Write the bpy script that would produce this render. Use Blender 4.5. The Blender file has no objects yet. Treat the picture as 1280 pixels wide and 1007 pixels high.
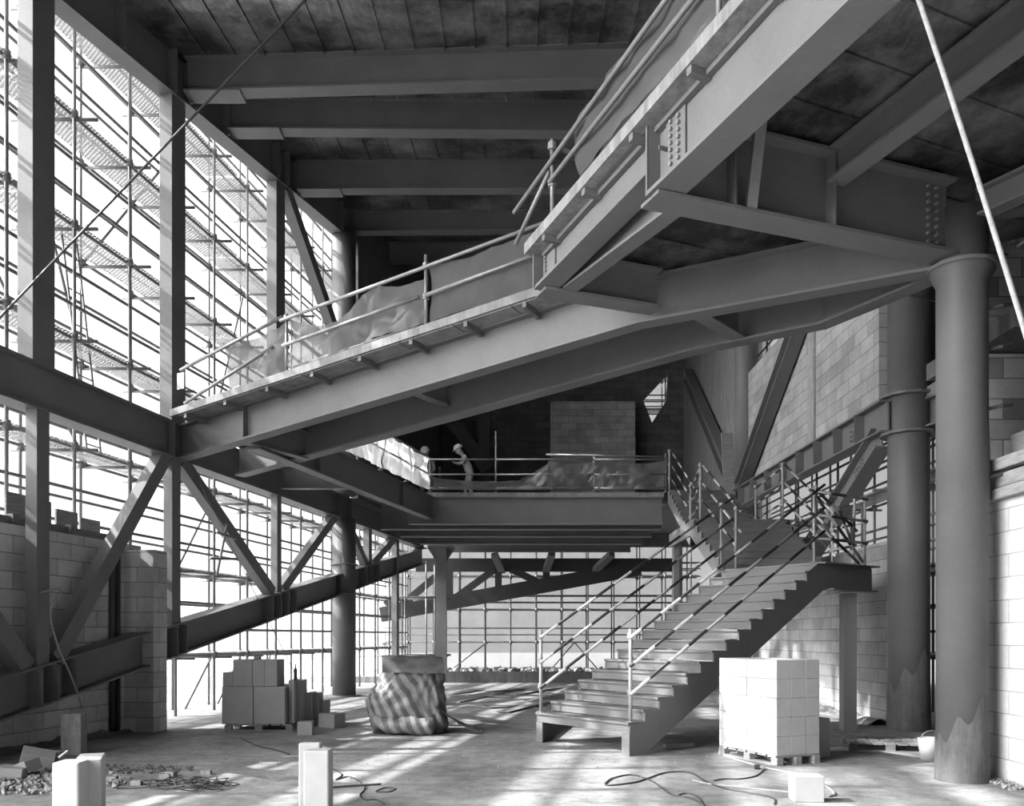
import bpy, bmesh, math, random
from mathutils import Vector, noise
random.seed(7)
SC = bpy.context.scene
COL = SC.collection
V = Vector

# ------------------------------------------------------------------ camera, world, sun, exposure
F, CX, HY, H = 1100.0, 640.0, 795.0, 1.6          # focal length in px (1280 wide), principal column, horizon row, eye height
cam = bpy.data.cameras.new('camera')
cam.sensor_fit = 'HORIZONTAL'; cam.sensor_width = 36.0; cam.lens = F * 36 / 1280
cam.shift_y = (HY - 503.5) / 1280; cam.clip_start = 0.05; cam.clip_end = 300
camo = bpy.data.objects.new('camera', cam); COL.objects.link(camo)
camo.location = (0, 0, H); camo.rotation_euler = (math.pi / 2, 0, 0)
SC.camera = camo

SC.view_settings.view_transform = 'Standard'
SC.view_settings.look = 'None'
SC.view_settings.gamma = 1.0
SC.view_settings.use_curve_mapping = False
SC.view_settings.exposure = 1.25
SC.cycles.use_denoising = True
SC.cycles.max_bounces = 10
SC.cycles.transparent_max_bounces = 16
SC.cycles.diffuse_bounces = 5

world = bpy.data.worlds.new('sky'); SC.world = world; world.use_nodes = True
bg = world.node_tree.nodes['Background']
# hazy sky: even white all round, with a broad bright glow on the sun's side
SKY_BASE, SKY_GLOW, SKY_POW, GLOW_DIR = 0.42, 18.0, 6.0, V((-0.86, -0.40, 0.33)).normalized()
_wt = world.node_tree
_tc = _wt.nodes.new('ShaderNodeTexCoord'); _dp = _wt.nodes.new('ShaderNodeVectorMath'); _dp.operation = 'DOT_PRODUCT'
_dp.inputs[1].default_value = GLOW_DIR; _wt.links.new(_tc.outputs['Generated'], _dp.inputs[0])
_mx = _wt.nodes.new('ShaderNodeMath'); _mx.operation = 'MAXIMUM'; _mx.inputs[1].default_value = 0.0; _wt.links.new(_dp.outputs['Value'], _mx.inputs[0])
_pw = _wt.nodes.new('ShaderNodeMath'); _pw.operation = 'POWER'; _pw.inputs[1].default_value = SKY_POW; _wt.links.new(_mx.outputs[0], _pw.inputs[0])
_ma = _wt.nodes.new('ShaderNodeMath'); _ma.operation = 'MULTIPLY_ADD'; _ma.inputs[1].default_value = SKY_GLOW; _ma.inputs[2].default_value = SKY_BASE
_wt.links.new(_pw.outputs[0], _ma.inputs[0]); _wt.links.new(_ma.outputs[0], bg.inputs['Strength'])
bg.inputs['Color'].default_value = (1, 1, 1, 1)

sun = bpy.data.lights.new('sun', 'SUN'); sun.energy = 14.0; sun.angle = math.radians(0.8)
suno = bpy.data.objects.new('sun', sun); COL.objects.link(suno)
SUN_DIR = V((1.0, 0.06, -0.80)).normalized()
suno.rotation_euler = SUN_DIR.to_track_quat('-Z', 'Y').to_euler()
suno.location = (-30, 10, 30)

# ------------------------------------------------------------------ where things stand (metres; x right, y into the hall, z up)
SL, X0 = 0.1773, -8.65                               # the left steel frame stands on x = X0 + SL*y
def at(u, v, Y): return V(((u - CX) * Y / F, Y, H + (HY - v) * Y / F))
def fl(u, v, z=0.0): return at(u, v, (H - z) * F / (v - HY))
def lz(u, v, Z): return at(u, v, (Z - H) * F / (HY - v))
def PL(Y, Z, off=0.0): return V((X0 - off + SL * Y, Y, Z))
def pl(u, v, off=0.0): return at(u, v, (-X0 + off) / (SL - (u - CX) / F))
PD = V((SL, 1, 0)).normalized()                      # along the left frame
PN = V((1, -SL, 0)).normalized()                     # into the hall
UP = V((0, 0, 1))

# ------------------------------------------------------------------ mesh helpers
def boltset(par, pts, axis, r=.02, t=.04):
    first = None
    for p in pts:
        if first is None: first = MB().disc(p, axis, r, t, 6).build('bolt', BOLT, par); base = V(p); l0 = first.location.copy()
        else:
            c = first.copy(); COL.objects.link(c); c.parent = par; c.location = l0 + V(p) - base
class MB:
    def __init__(s): s.v = []; s.f = []
    def add(s, vs, fs):
        n = len(s.v); s.v += [V(p) for p in vs]; s.f += [tuple(i + n for i in f) for f in fs]; return s
    def obox(s, c, a, b, d):
        c, a, b, d = V(c), V(a), V(b), V(d)
        vs = [c + i * a + j * b + k * d for k in (-1, 1) for j in (-1, 1) for i in (-1, 1)]
        return s.add(vs, [(0, 2, 3, 1), (4, 5, 7, 6), (0, 1, 5, 4), (2, 6, 7, 3), (0, 4, 6, 2), (1, 3, 7, 5)])
    def box(s, x0, x1, y0, y1, z0, z1):
        return s.obox(((x0 + x1) / 2, (y0 + y1) / 2, (z0 + z1) / 2), ((x1 - x0) / 2, 0, 0), (0, (y1 - y0) / 2, 0), (0, 0, (z1 - z0) / 2))
    def bar(s, p0, p1, w, h, up=UP):
        p0, p1 = V(p0), V(p1); d = p1 - p0; L = d.length; d.normalize()
        side = d.cross(V(up)).normalized(); u = side.cross(d).normalized()
        return s.obox((p0 + p1) / 2, d * (L / 2), side * (w / 2), u * (h / 2))
    def prism(s, pts, ext):
        n = len(pts); ext = V(ext); vs = [V(p) for p in pts] + [V(p) + ext for p in pts]
        fs = [tuple(reversed(range(n))), tuple(range(n, 2 * n))] + [(i, (i + 1) % n, (i + 1) % n + n, i + n) for i in range(n)]
        return s.add(vs, fs)
    def sweep(s, prof, pts):
        """upright profile (side, z) carried along a polyline; sections stay vertical"""
        pts = [V(p) for p in pts]; n = len(prof); k = len(pts); vs = []
        for i, p in enumerate(pts):
            d = pts[min(i + 1, k - 1)] - pts[max(i - 1, 0)]; d.z = 0; d.normalize()
            sd = V((d.y, -d.x, 0))
            vs += [p + sd * a + UP * b for a, b in prof]
        fs = [tuple(range(n)), tuple(reversed(range((k - 1) * n, k * n)))]
        for i in range(k - 1):
            for j in range(n):
                a, b = i * n + j, i * n + (j + 1) % n
                fs.append((a, a + n, b + n, b))
        return s.add(vs, fs)
    def tube(s, pts, r, n=8, cap=True):
        pts = [V(p) for p in pts]; k = len(pts); vs = []; pa = None
        for i, p in enumerate(pts):
            d = (pts[min(i + 1, k - 1)] - pts[max(i - 1, 0)]).normalized()
            a = d.cross(UP if abs(d.z) < 0.95 else V((1, 0, 0))).normalized()
            if pa is not None:
                a = (pa - d * pa.dot(d)); a = a.normalized() if a.length > 1e-5 else d.orthogonal().normalized()
            pa = a; b = d.cross(a)
            rr = r[i] if isinstance(r, (list, tuple)) else r
            vs += [p + (a * math.cos(t) + b * math.sin(t)) * rr for t in [2 * math.pi * j / n for j in range(n)]]
        fs = []
        for i in range(k - 1):
            for j in range(n):
                a, b = i * n + j, i * n + (j + 1) % n
                fs.append((a, b, b + n, a + n))
        if cap: fs += [tuple(reversed(range(n))), tuple(range((k - 1) * n, k * n))]
        return s.add(vs, fs)
    def disc(s, c, axis, r, t, n=8):
        c, axis = V(c), V(axis).normalized(); return s.tube([c - axis * t / 2, c + axis * t / 2], r, n)
    def lathe(s, c, prof, n=24):
        c = V(c); vs = []; k = len(prof)
        for r, z in prof: vs += [c + V((r * math.cos(2 * math.pi * j / n), r * math.sin(2 * math.pi * j / n), z)) for j in range(n)]
        fs = [(i * n + j, i * n + (j + 1) % n, (i + 1) * n + (j + 1) % n, (i + 1) * n + j) for i in range(k - 1) for j in range(n)]
        return s.add(vs, fs + [tuple(reversed(range(n))), tuple(range((k - 1) * n, k * n))])
    def grid(s, fn, nu, nv):
        vs = [fn(i / nu, j / nv) for j in range(nv + 1) for i in range(nu + 1)]
        return s.add(vs, [(j * (nu + 1) + i, j * (nu + 1) + i + 1, (j + 1) * (nu + 1) + i + 1, (j + 1) * (nu + 1) + i) for j in range(nv) for i in range(nu)])
    def build(s, name, m, parent=None, smooth=False, bevel=0.0, origin=None, uvaxis=None):
        xs = [p.x for p in s.v]; ys = [p.y for p in s.v]; zs = [p.z for p in s.v]
        o = V(origin) if origin else V(((min(xs) + max(xs)) / 2, (min(ys) + max(ys)) / 2, min(zs)))
        me = bpy.data.meshes.new(name); me.from_pydata([p - o for p in s.v], [], s.f)
        bm = bmesh.new(); bm.from_mesh(me)
        bmesh.ops.recalc_face_normals(bm, faces=bm.faces)
        uv = bm.loops.layers.uv.new('metres')
        for f in bm.faces:
            f.smooth = smooth; n = f.normal
            if uvaxis:
                for l in f.loops: l[uv].uv = ((l.vert.co + o - uvaxis[0]).dot(uvaxis[1]) + uvaxis[2], 0)
            elif abs(n.z) > 0.8:
                for l in f.loops: p = l.vert.co + o; l[uv].uv = (p.x, p.y)
            else:
                t = V((-n.y, n.x, 0)).normalized()
                if abs(t.y) > abs(t.x):
                    if t.y < 0: t = -t
                elif t.x < 0: t = -t
                for l in f.loops: p = l.vert.co + o; l[uv].uv = (p.dot(t), p.z)
        bm.to_mesh(me); bm.free()
        me.materials.append(m)
        ob = bpy.data.objects.new(name, me); COL.objects.link(ob)
        if parent is not None:
            ob.parent = parent; ob.location = o - WORLD(parent)
        else: ob.location = o
        if bevel:
            b = ob.modifiers.new('bevel', 'BEVEL'); b.width = bevel; b.segments = 2; b.limit_method = 'ANGLE'
        return ob

def WORLD(o):
    p = V((0, 0, 0))
    while o is not None: p = p + o.location; o = o.parent
    return p
def tag(o, label, cat, group=None, kind=None):
    o['label'] = label; o['category'] = cat
    if group: o['group'] = group
    o['kind'] = kind or 'thing'
    return o
def empty(name, loc, label, cat, group=None):
    o = bpy.data.objects.new(name, None); COL.objects.link(o); o.location = loc; o.empty_display_size = 0.2
    return tag(o, label, cat, group)
def struct(o):
    o['kind'] = 'structure'; return o

def I(w, d, tw=0.02, tf=0.03):                       # I section, origin at the bottom of the lower flange
    a, b = w / 2, tw / 2
    return [(-a, 0), (a, 0), (a, tf), (b, tf), (b, d - tf), (a, d - tf), (a, d), (-a, d), (-a, d - tf), (-b, d - tf), (-b, tf), (-a, tf)]
def R(w, d, z=0): a = w / 2; return [(-a, z), (a, z), (a, z + d), (-a, z + d)]

# ------------------------------------------------------------------ materials (the photograph is grey throughout)
def g(x): return (x, x, x, 1)
class NT:
    def __init__(s, name):
        s.m = bpy.data.materials.new(name); s.m.use_nodes = True; s.t = s.m.node_tree
        s.b = s.t.nodes['Principled BSDF']; s.out = s.t.nodes['Material Output']
    def n(s, typ, **kw):
        x = s.t.nodes.new(typ)
        for k, v in kw.items():
            if hasattr(x, k) and k not in x.inputs: setattr(x, k, v)
            else: x.inputs[k].default_value = v
        return x
    def l(s, a, b): s.t.links.new(a, b)
    def uv(s): return s.n('ShaderNodeUVMap').outputs[0]
    def pos(s): return s.n('ShaderNodeNewGeometry').outputs['Position']
    def noise(s, vec, scale, detail=4, rough=0.6):
        x = s.n('ShaderNodeTexNoise'); x.inputs['Scale'].default_value = scale; x.inputs['Detail'].default_value = detail
        x.inputs['Roughness'].default_value = rough; s.l(vec, x.inputs['Vector']); return x.outputs['Fac']
    def ramp(s, fac, a, b, lo=0.3, hi=0.7):
        x = s.n('ShaderNodeValToRGB'); e = x.color_ramp.elements
        e[0].position, e[0].color, e[1].position, e[1].color = lo, g(a), hi, g(b); s.l(fac, x.inputs[0]); return x.outputs[0]
    def mix(s, a, b, fac, mode='MULTIPLY'):
        x = s.n('ShaderNodeMix'); x.data_type = 'RGBA'; x.blend_type = mode
        if isinstance(fac, (int, float)): x.inputs[0].default_value = fac
        else: s.l(fac, x.inputs[0])
        for i, q in ((6, a), (7, b)):
            if isinstance(q, (int, float)): x.inputs[i].default_value = g(q)
            else: s.l(q, x.inputs[i])
        return x.outputs[2]
    def bump(s, h, strength=0.3, dist=0.01):
        x = s.n('ShaderNodeBump'); x.inputs['Strength'].default_value = strength; x.inputs['Distance'].default_value = dist
        s.l(h, x.inputs['Height']); s.l(x.outputs[0], s.b.inputs['Normal'])
    def done(s, col=None, rough=0.6, metal=0.0, spec=0.3):
        if col is not None:
            if isinstance(col, (int, float)): s.b.inputs['Base Color'].default_value = g(col)
            else: s.l(col, s.b.inputs['Base Color'])
        s.b.inputs['Roughness'].default_value = rough; s.b.inputs['Metallic'].default_value = metal
        s.b.inputs['Specular IOR Level'].default_value = spec
        return s.m
def plain(name, c, rough=0.6, metal=0.0, var=0.12, scale=3.0, spec=0.3):
    t = NT(name); p = t.pos()
    return t.done(t.ramp(t.noise(p, scale), c * (1 - var), c * (1 + var)), rough, metal, spec)
def m_steel(name, c):
    t = NT(name); p = t.pos()
    a = t.ramp(t.noise(p, 1.3, 5), c * 0.88, c * 1.1); b = t.ramp(t.noise(p, 22, 3), 0.94, 1.04)
    return t.done(t.mix(a, b, 1.0), 0.5, 0.0, 0.22)
def m_block(name, c, mortar, bw=0.6, bh=0.25, var=0.16, stain=0.25):
    t = NT(name); x = t.n('ShaderNodeTexBrick'); x.offset = 0.5
    for k, v in (('Color1', g(c * (1 - var))), ('Color2', g(c * (1 + var))), ('Mortar', g(mortar)), ('Scale', 1.0), ('Mortar Size', 0.007), ('Mortar Smooth', 0.2), ('Brick Width', bw), ('Row Height', bh), ('Bias', 0.0)):
        x.inputs[k].default_value = v
    t.l(t.uv(), x.inputs['Vector'])
    st = t.ramp(t.noise(t.pos(), 1.1, 6, 0.65), 1 - stain, 1.08, 0.35, 0.65)
    fine = t.ramp(t.noise(t.pos(), 18, 3), 0.93, 1.05)
    c1 = t.mix(t.mix(x.outputs['Color'], st, 1.0), fine, 1.0)
    t.bump(x.outputs['Fac'], 0.5, -0.01)
    return t.done(c1, 0.9, 0, 0.1)
def m_floor():
    t = NT('concrete_floor'); p = t.pos()
    a = t.ramp(t.noise(p, 0.55, 8, 0.68), 0.15, 0.33, 0.36, 0.62)
    b = t.ramp(t.noise(p, 5.0, 6, 0.7), 0.62, 1.15, 0.32, 0.66)
    c = t.ramp(t.noise(p, 40, 4, 0.7), 0.85, 1.1, 0.3, 0.7)
    t.bump(t.noise(p, 14, 6, 0.7), 0.35, 0.02)
    return t.done(t.mix(t.mix(a, b, 1.0), c, 1.0), 0.75, 0, 0.25)
def m_concrete(name, c, streak=True):
    t = NT(name); p = t.pos()
    mp = t.n('ShaderNodeMapping'); mp.inputs['Scale'].default_value = (9, 9, 1.2); t.l(p, mp.inputs[0])
    a = t.ramp(t.noise(mp.outputs[0], 1.0, 5, 0.7), c * 0.6, c * 1.2, 0.3, 0.7)
    b = t.ramp(t.noise(p, 12, 5), 0.85, 1.1)
    t.bump(t.noise(p, 20, 5), 0.3, 0.01)
    return t.done(t.mix(a, b, 1.0), 0.85, 0, 0.15)
def m_deck():
    t = NT('galvanised_decking'); p = t.pos()
    a = t.ramp(t.noise(p, 0.9, 7, 0.7), 0.05, 0.32, 0.4, 0.66); b = t.ramp(t.noise(p, 9, 5, 0.7), 0.75, 1.2)
    mp = t.n('ShaderNodeMapping'); mp.inputs['Scale'].default_value = (14, 1.5, 1.5); t.l(p, mp.inputs[0])
    t.bump(t.noise(mp.outputs[0], 1.0, 4), 0.35, 0.03)
    return t.done(t.mix(a, b, 1.0), 0.3, 0.55, 0.5)
def m_sheet(name, transp, col, var=0.12):
    t = NT(name); p = t.pos(); t.t.nodes.remove(t.b)
    c = t.ramp(t.noise(p, 0.8, 6, 0.6), col * (1 - var), col, 0.3, 0.7)
    tr = t.n('ShaderNodeBsdfTranslucent'); t.l(c, tr.inputs['Color'])
    df = t.n('ShaderNodeBsdfDiffuse'); t.l(c, df.inputs['Color'])
    tp = t.n('ShaderNodeBsdfTransparent')
    m1 = t.n('ShaderNodeMixShader'); m1.inputs[0].default_value = 0.15; t.l(tr.outputs[0], m1.inputs[1]); t.l(df.outputs[0], m1.inputs[2])
    m2 = t.n('ShaderNodeMixShader'); m2.inputs[0].default_value = transp; t.l(m1.outputs[0], m2.inputs[1]); t.l(tp.outputs[0], m2.inputs[2])
    t.l(m2.outputs[0], t.out.inputs[0]); return t.m
def m_mesh_board():
    t = NT('perforated_board'); ck = t.n('ShaderNodeTexChecker'); ck.inputs['Scale'].default_value = 22.0
    t.l(t.pos(), ck.inputs[0]); t.b.inputs['Base Color'].default_value = g(0.35); t.b.inputs['Roughness'].default_value = 0.6
    tp = t.n('ShaderNodeBsdfTransparent'); m = t.n('ShaderNodeMixShader')
    mu = t.n('ShaderNodeMath', operation='MULTIPLY'); mu.inputs[1].default_value = 0.75; t.l(ck.outputs['Fac'], mu.inputs[0])
    t.l(mu.outputs[0], m.inputs[0]); t.l(t.b.outputs[0], m.inputs[1]); t.l(tp.outputs[0], m.inputs[2]); t.l(m.outputs[0], t.out.inputs[0]); return t.m
def m_striped(name, a, b, period, axis='Z'):
    """paint bands of a handrail tube along its own length (stored in an attribute-free way: local z of the tube)"""
    t = NT(name); tc = t.n('ShaderNodeUVMap'); sp = t.n('ShaderNodeSeparateXYZ'); t.l(tc.outputs[0], sp.inputs[0])
    md = t.n('ShaderNodeMath', operation='MODULO'); md.inputs[1].default_value = period; t.l(sp.outputs[0], md.inputs[0])
    gt = t.n('ShaderNodeMath', operation='GREATER_THAN'); gt.inputs[1].default_value = period / 2; t.l(md.outputs[0], gt.inputs[0])
    return t.done(t.mix(a, b, gt.outputs[0], 'MIX'), 0.45, 0, 0.4)
def m_tarp():
    t = NT('striped_tarpaulin'); p = t.pos()
    mp = t.n('ShaderNodeMapping'); mp.inputs['Rotation'].default_value = (0.3, 0.45, 0.3); t.l(p, mp.inputs[0])
    w = t.n('ShaderNodeTexWave'); w.bands_direction = 'X'; w.inputs['Scale'].default_value = 2.0; w.inputs['Distortion'].default_value = 3.2
    w.inputs['Detail'].default_value = 1; w.inputs['Detail Scale'].default_value = 0.9; t.l(mp.outputs[0], w.inputs[0])
    a = t.ramp(w.outputs['Fac'], 0.09, 0.22, 0.3, 0.7); b = t.ramp(t.noise(t.pos(), 9, 5), 0.8, 1.15)
    t.bump(t.noise(t.pos(), 16, 4), 0.4, 0.015)
    return t.done(t.mix(a, b, 1.0), 0.5, 0, 0.3)
def m_wood(name, c):
    t = NT(name); p = t.pos(); mp = t.n('ShaderNodeMapping'); mp.inputs['Scale'].default_value = (3, 3, 30); t.l(p, mp.inputs[0])
    a = t.ramp(t.noise(mp.outputs[0], 1.5, 5), c * 0.7, c * 1.25); return t.done(a, 0.8, 0, 0.2)

STEEL = m_steel('grey_primer_steel', 0.125)
STEEL_D = STEEL
TRUSS_BLACK = plain('near_black_truss', 0.028, 0.6)  # near-black tone for the rear truss, darker than the frame steel
COLP = m_steel('column_coating', 0.085)
GALV = plain('scaffold_tube', 0.14, 0.5, 0.2)
TUBE = plain('galvanised_tube', 0.19, 0.45, 0.3)
BOLT = plain('bolt_steel', 0.2, 0.5, 0.3)
FLOOR = m_floor()
BLOCKW = m_block('aerated_block_wall', 0.29, 0.13)
BLOCKD = m_block('dull_block_wall', 0.42, 0.18)
BLOCKN = m_block('pale_block_wall', 0.42, 0.25, var=0.06, stain=0.12)
BLOCKM = m_block('mixed_block_wall', 0.19, 0.08, var=0.5)
BLOCK = plain('aerated_block', 0.28, 0.9, var=0.07, scale=5)
CONC = m_concrete('cast_concrete', 0.26)
CONCE = m_concrete('slab_edge_concrete', 0.21)
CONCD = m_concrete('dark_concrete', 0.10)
DECK = m_deck()
WETC = m_concrete('damp_mortar', 0.085)
SHEET = m_sheet('white_site_sheeting', 0.42, 0.17)
NET = m_sheet('grey_debris_netting', 0.24, 0.5, 0.25)
MESHB = m_mesh_board()
WOOD = m_wood('weathered_timber', 0.2)
WOODD = m_wood('dark_timber', 0.13)
STRIPE = m_striped('banded_rail_paint', 0.02, 0.36, 0.9)
POST = plain('white_rail_post', 0.26, 0.5)
TARP = m_tarp()
TARPD = plain('faded_tarpaulin', 0.085, 0.6, var=0.3, scale=6)
RUBBLE = plain('rubble', 0.24, 0.9, var=0.4, scale=12)
GROUND = m_concrete('site_ground', 0.25)
CABLE = plain('black_cable', 0.04, 0.5)
ROPE = plain('pale_rope', 0.24, 0.7, var=0.2, scale=30)
HAT = plain('hard_hat_plastic', 0.5, 0.35)
SKIN = plain('skin', 0.38, 0.6)
CLOTH = plain('work_clothes', 0.12, 0.9)
CLOTHP = plain('grey_work_jacket', 0.25, 0.9)
PAPER = plain('foam_board', 0.26, 0.8)

# ================================================================== THE SETTING
struct(MB().box(-7.5, 9.5, -7, 30.3, -0.35, 0).build('floor', FLOOR))
struct(MB().box(-40, 40, -10, 75, -0.6, -0.4).build('ground', GROUND))

struct(MB().box(-12, 14, 30.6, 75, -.55, .2).build('ground_rear', GROUND))

def roofz(Y): return 11.9 + 0.155 * (Y - 15.7)
def roof():
    m = MB(); y0, y1 = -7.0, 34.6
    xl0, xl1 = X0 + SL * y0 - .3, X0 + SL * y1 - .3
    m.prism([(xl0, y0, roofz(y0)), (9.5, y0, roofz(y0)), (9.5, y1, roofz(y1)), (xl1, y1, roofz(y1))], (0, 0, .16))
    x = -7.0
    while x < 8.5:                                   # lapped sheet joints of the decking
        ya = max(y0, (x - X0 + .3) / SL if x < -2.2 else y0)
        ya = y0 if x > xl1 else y0
        yb = y1 if x > xl1 else (x - X0) / SL
        if x < xl0: ya = y0
        w = .018 if int(round(x / .53)) % 2 else .035
        ys = [y0 + (y1 - y0) * i / 6 for i in range(7)]
        lo = y0
        for ya_, yb_ in zip(ys, ys[1:]):
            if X0 + SL * yb_ > x: continue_x = True
            if X0 + SL * yb_ - .3 > x: yb_ = (x - X0 + .3) / SL
            if yb_ <= ya_: continue
            m.prism([(x - w / 2, ya_, roofz(ya_) - .03), (x + w / 2, ya_, roofz(ya_) - .03), (x + w / 2, yb_, roofz(yb_) - .03), (x - w / 2, yb_, roofz(yb_) - .03)], (0, 0, .035))
        x += .53
    return struct(m.build('ceiling', DECK))
roof()

def wallbox(name, p0, p1, z0, z1, t, mat, side=1, ztop1=None):
    """wall between two plan points, thickness added to the side away from the hall"""
    p0, p1 = V((*p0, 0)), V((*p1, 0)); d = (p1 - p0).normalized(); n = V((d.y, -d.x, 0)) * side * t
    z1b = z1 if ztop1 is None else ztop1
    m = MB(); m.prism([p0 + UP * z0, p1 + UP * z0, p1 + UP * z1b, p0 + UP * z1], n)
    return struct(m.build(name, mat))
# left: low block wall behind the steel frame, ending in a pier
def PW(Y, off=.65): p = PL(Y, 0, off); return (p.x, p.y)
wallbox('wall_left', PW(8.0), PW(15.2), .0, 3.15, -.22, BLOCKD, -1)
# a shorter block length runs on toward the eye, lower
pier = MB(); c = PL(14.85, 0, .22)
pier.obox((c.x, c.y, 1.52), PN * .33, PD * .2, (0, 0, 1.52)); struct(pier.build('wall_pier', BLOCKD))
# upper left and rear walls of the mezzanine room
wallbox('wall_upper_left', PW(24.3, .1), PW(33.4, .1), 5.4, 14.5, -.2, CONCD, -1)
def rear_wall():
    Y = 33.4; m = MB()
    def q(*uv): return [at(u, v, Y) for u, v in uv]
    zt = roofz(Y); e = (0, .25, 0)
    X = lambda x, z: V((x, Y, z))
    a, b, c_, d = at(804, 500, Y), at(836, 466, Y), at(833, 500, Y), at(815, 528, Y)
    m.prism([X(-3.2, 5.0), X(d.x, 5.0), d, a, X(a.x, zt), X(-3.2, zt)], e)
    m.prism([a, b, X(b.x, zt), X(a.x, zt)], e)
    m.prism([d, X(d.x, 5.0), X(9.5, 5.0), X(9.5, zt), X(b.x, zt), b, c_], e)
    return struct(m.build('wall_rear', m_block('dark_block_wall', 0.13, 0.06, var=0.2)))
rear_wall()
# right side: lower block wall, upper panels over the stiffened beam
wallbox('wall_right', (6.75, 15.6), (6.75, 24.8), 0, 3.32, .22, BLOCKW, 1)
wallbox('wall_right_upper', (6.42, 15.4), (6.42, 18.62), 5.62, 12.3, .22, BLOCKW, 1)
wallbox('wall_right_upper_2', (6.42, 18.98), (6.42, 24.0), 5.62, 8.75, .22, BLOCKW, 1)
wallbox('wall_right_upper_3', (6.5, 24.4), (6.5, 33.4), 5.5, 14.4, .22, m_concrete('stained_wall', .26), 1)
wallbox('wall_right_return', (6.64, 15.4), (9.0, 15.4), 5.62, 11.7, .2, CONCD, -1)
struct(MB().box(6.38, 6.72, 18.6, 19.0, 5.62, 12.3).build('trim_pilaster', CONC))
wallbox('wall_near_right', (5.42, 10.3), (5.42, -7), 0, 3.1, .22, BLOCKN, -1)
struct(MB().box(5.43, 5.9, -7, 10.28, -.02, .16).build('trim_wall_footing', CONCD))
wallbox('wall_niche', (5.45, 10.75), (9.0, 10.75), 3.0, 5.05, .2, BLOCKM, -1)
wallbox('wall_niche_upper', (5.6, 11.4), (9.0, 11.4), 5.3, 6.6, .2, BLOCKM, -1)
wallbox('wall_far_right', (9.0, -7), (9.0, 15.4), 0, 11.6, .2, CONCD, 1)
wallbox('wall_front', (-10.2, -7), (9.2, -7), 0, 9.0, .2, CONCD, 1)
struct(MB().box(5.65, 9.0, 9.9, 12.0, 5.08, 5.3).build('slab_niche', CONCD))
struct(MB().box(-2.25, 4.2, 30.3, 30.6, -.35, .38).build('kerb', CONCD))
# rubble-strewn base of the side walls
def ridge(name, p0, p1, w, h, mat, seed):
    p0, p1 = V(p0), V(p1); d = (p1 - p0); L = d.length; d.normalize(); n = V((-d.y, d.x, 0))
    def fn(s, t):
        p = p0 + d * (s * L) + n * ((t - .5) * w)
        z = max(0, math.sin(math.pi * t)) ** .8 * h * (.6 + .8 * noise.noise(p * 3 + V((seed, 0, 0)))) + .03 * noise.noise(p * 14)
        return p + UP * (max(z, 0.0) - .005)
    o = MB().grid(fn, int(L * 9), 8).build(name, mat, smooth=False)
    return o
tag(ridge('rubble', (6.6, 15.8, 0), (6.6, 24.0, 0), .5, .16, RUBBLE, 1), 'mortar rubble along the foot of the right block wall', 'rubble', kind='stuff')
tag(ridge('rubble', PL(10, 0, .45), PL(15.0, 0, .45), .45, .13, CONCD, 4), 'dark dirt heaped along the foot of the left block wall', 'rubble', kind='stuff')

# ================================================================== STEEL FRAME ON THE LEFT
def thing(mb, name, mat, label, cat, group=None, **k): return tag(mb.build(name, mat, **k), label, cat, group)
def boxcol(Y, z0, z1, wd, wn, off=0):
    c = PL(Y, 0, off + wn / 2); m = MB()
    m.obox(c + UP * ((z0 + z1) / 2), PN * wn / 2, PD * wd / 2, (0, 0, (z1 - z0) / 2)); return m
def roofbeamz(Y): return 10.62 + .153 * (Y - 12.48)
for Y, lab in ((12.22, 'wide dark box column at the far left, above the deep wall beam'),
               (15.58, 'box column standing where the ramp meets the deep wall beam'), (19.68, 'slimmer tall column behind the netted ramp railing')):
    thing(boxcol(Y, 5.36, roofbeamz(Y) + .02, .44, .24), 'steel_column', STEEL, lab, 'column', bevel=.006)
for Y, wd, wn, z0, lab in ((12.2, .25, .18, 1.2, 'short column below the deep wall beam rising from between two diagonal braces'), (15.5, .27, .17, 1.75, 'short lower column hanging under the ramp corner beside the block pier'),
                       (19.6, .22, .16, 2.5, 'thin lower post between the two V braces'), (25.6, .26, .18, 3.65, 'thin lower post just past the round column'), (28.2, .26, .18, -.4, 'dark thin post far back at the end of the sloping beam')):
    thing(boxcol(Y, z0, 4.74, wd, wn), 'steel_post', STEEL, lab, 'post', bevel=.004)
# round column
cc = PL(23.5, 0, 0)
m = MB().lathe(cc, [(.31, -.35), (.31, 4.72)], 32); rc = thing(m, 'round_column', COLP, 'round steel column standing far left beyond the block stack', 'column', smooth=True)
MB().lathe(cc + UP * 2.72, [(.37, 0), (.37, .03)], 32).build('ring_plate', STEEL, rc)
MB().lathe(cc + UP * 3.5, [(.37, 0), (.37, .03)], 32).build('ring_plate', STEEL, rc)
MB().lathe(cc + UP * -.0, [(.42, 0), (.42, .04)], 32).build('base_plate', BOLT, rc)
thing(MB().lathe(cc, [(.31, 5.36), (.31, 12.4)], 32), 'round_column', COLP, 'upper round column reaching the sloping roof at the end of the left side', 'column', smooth=True)
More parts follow.
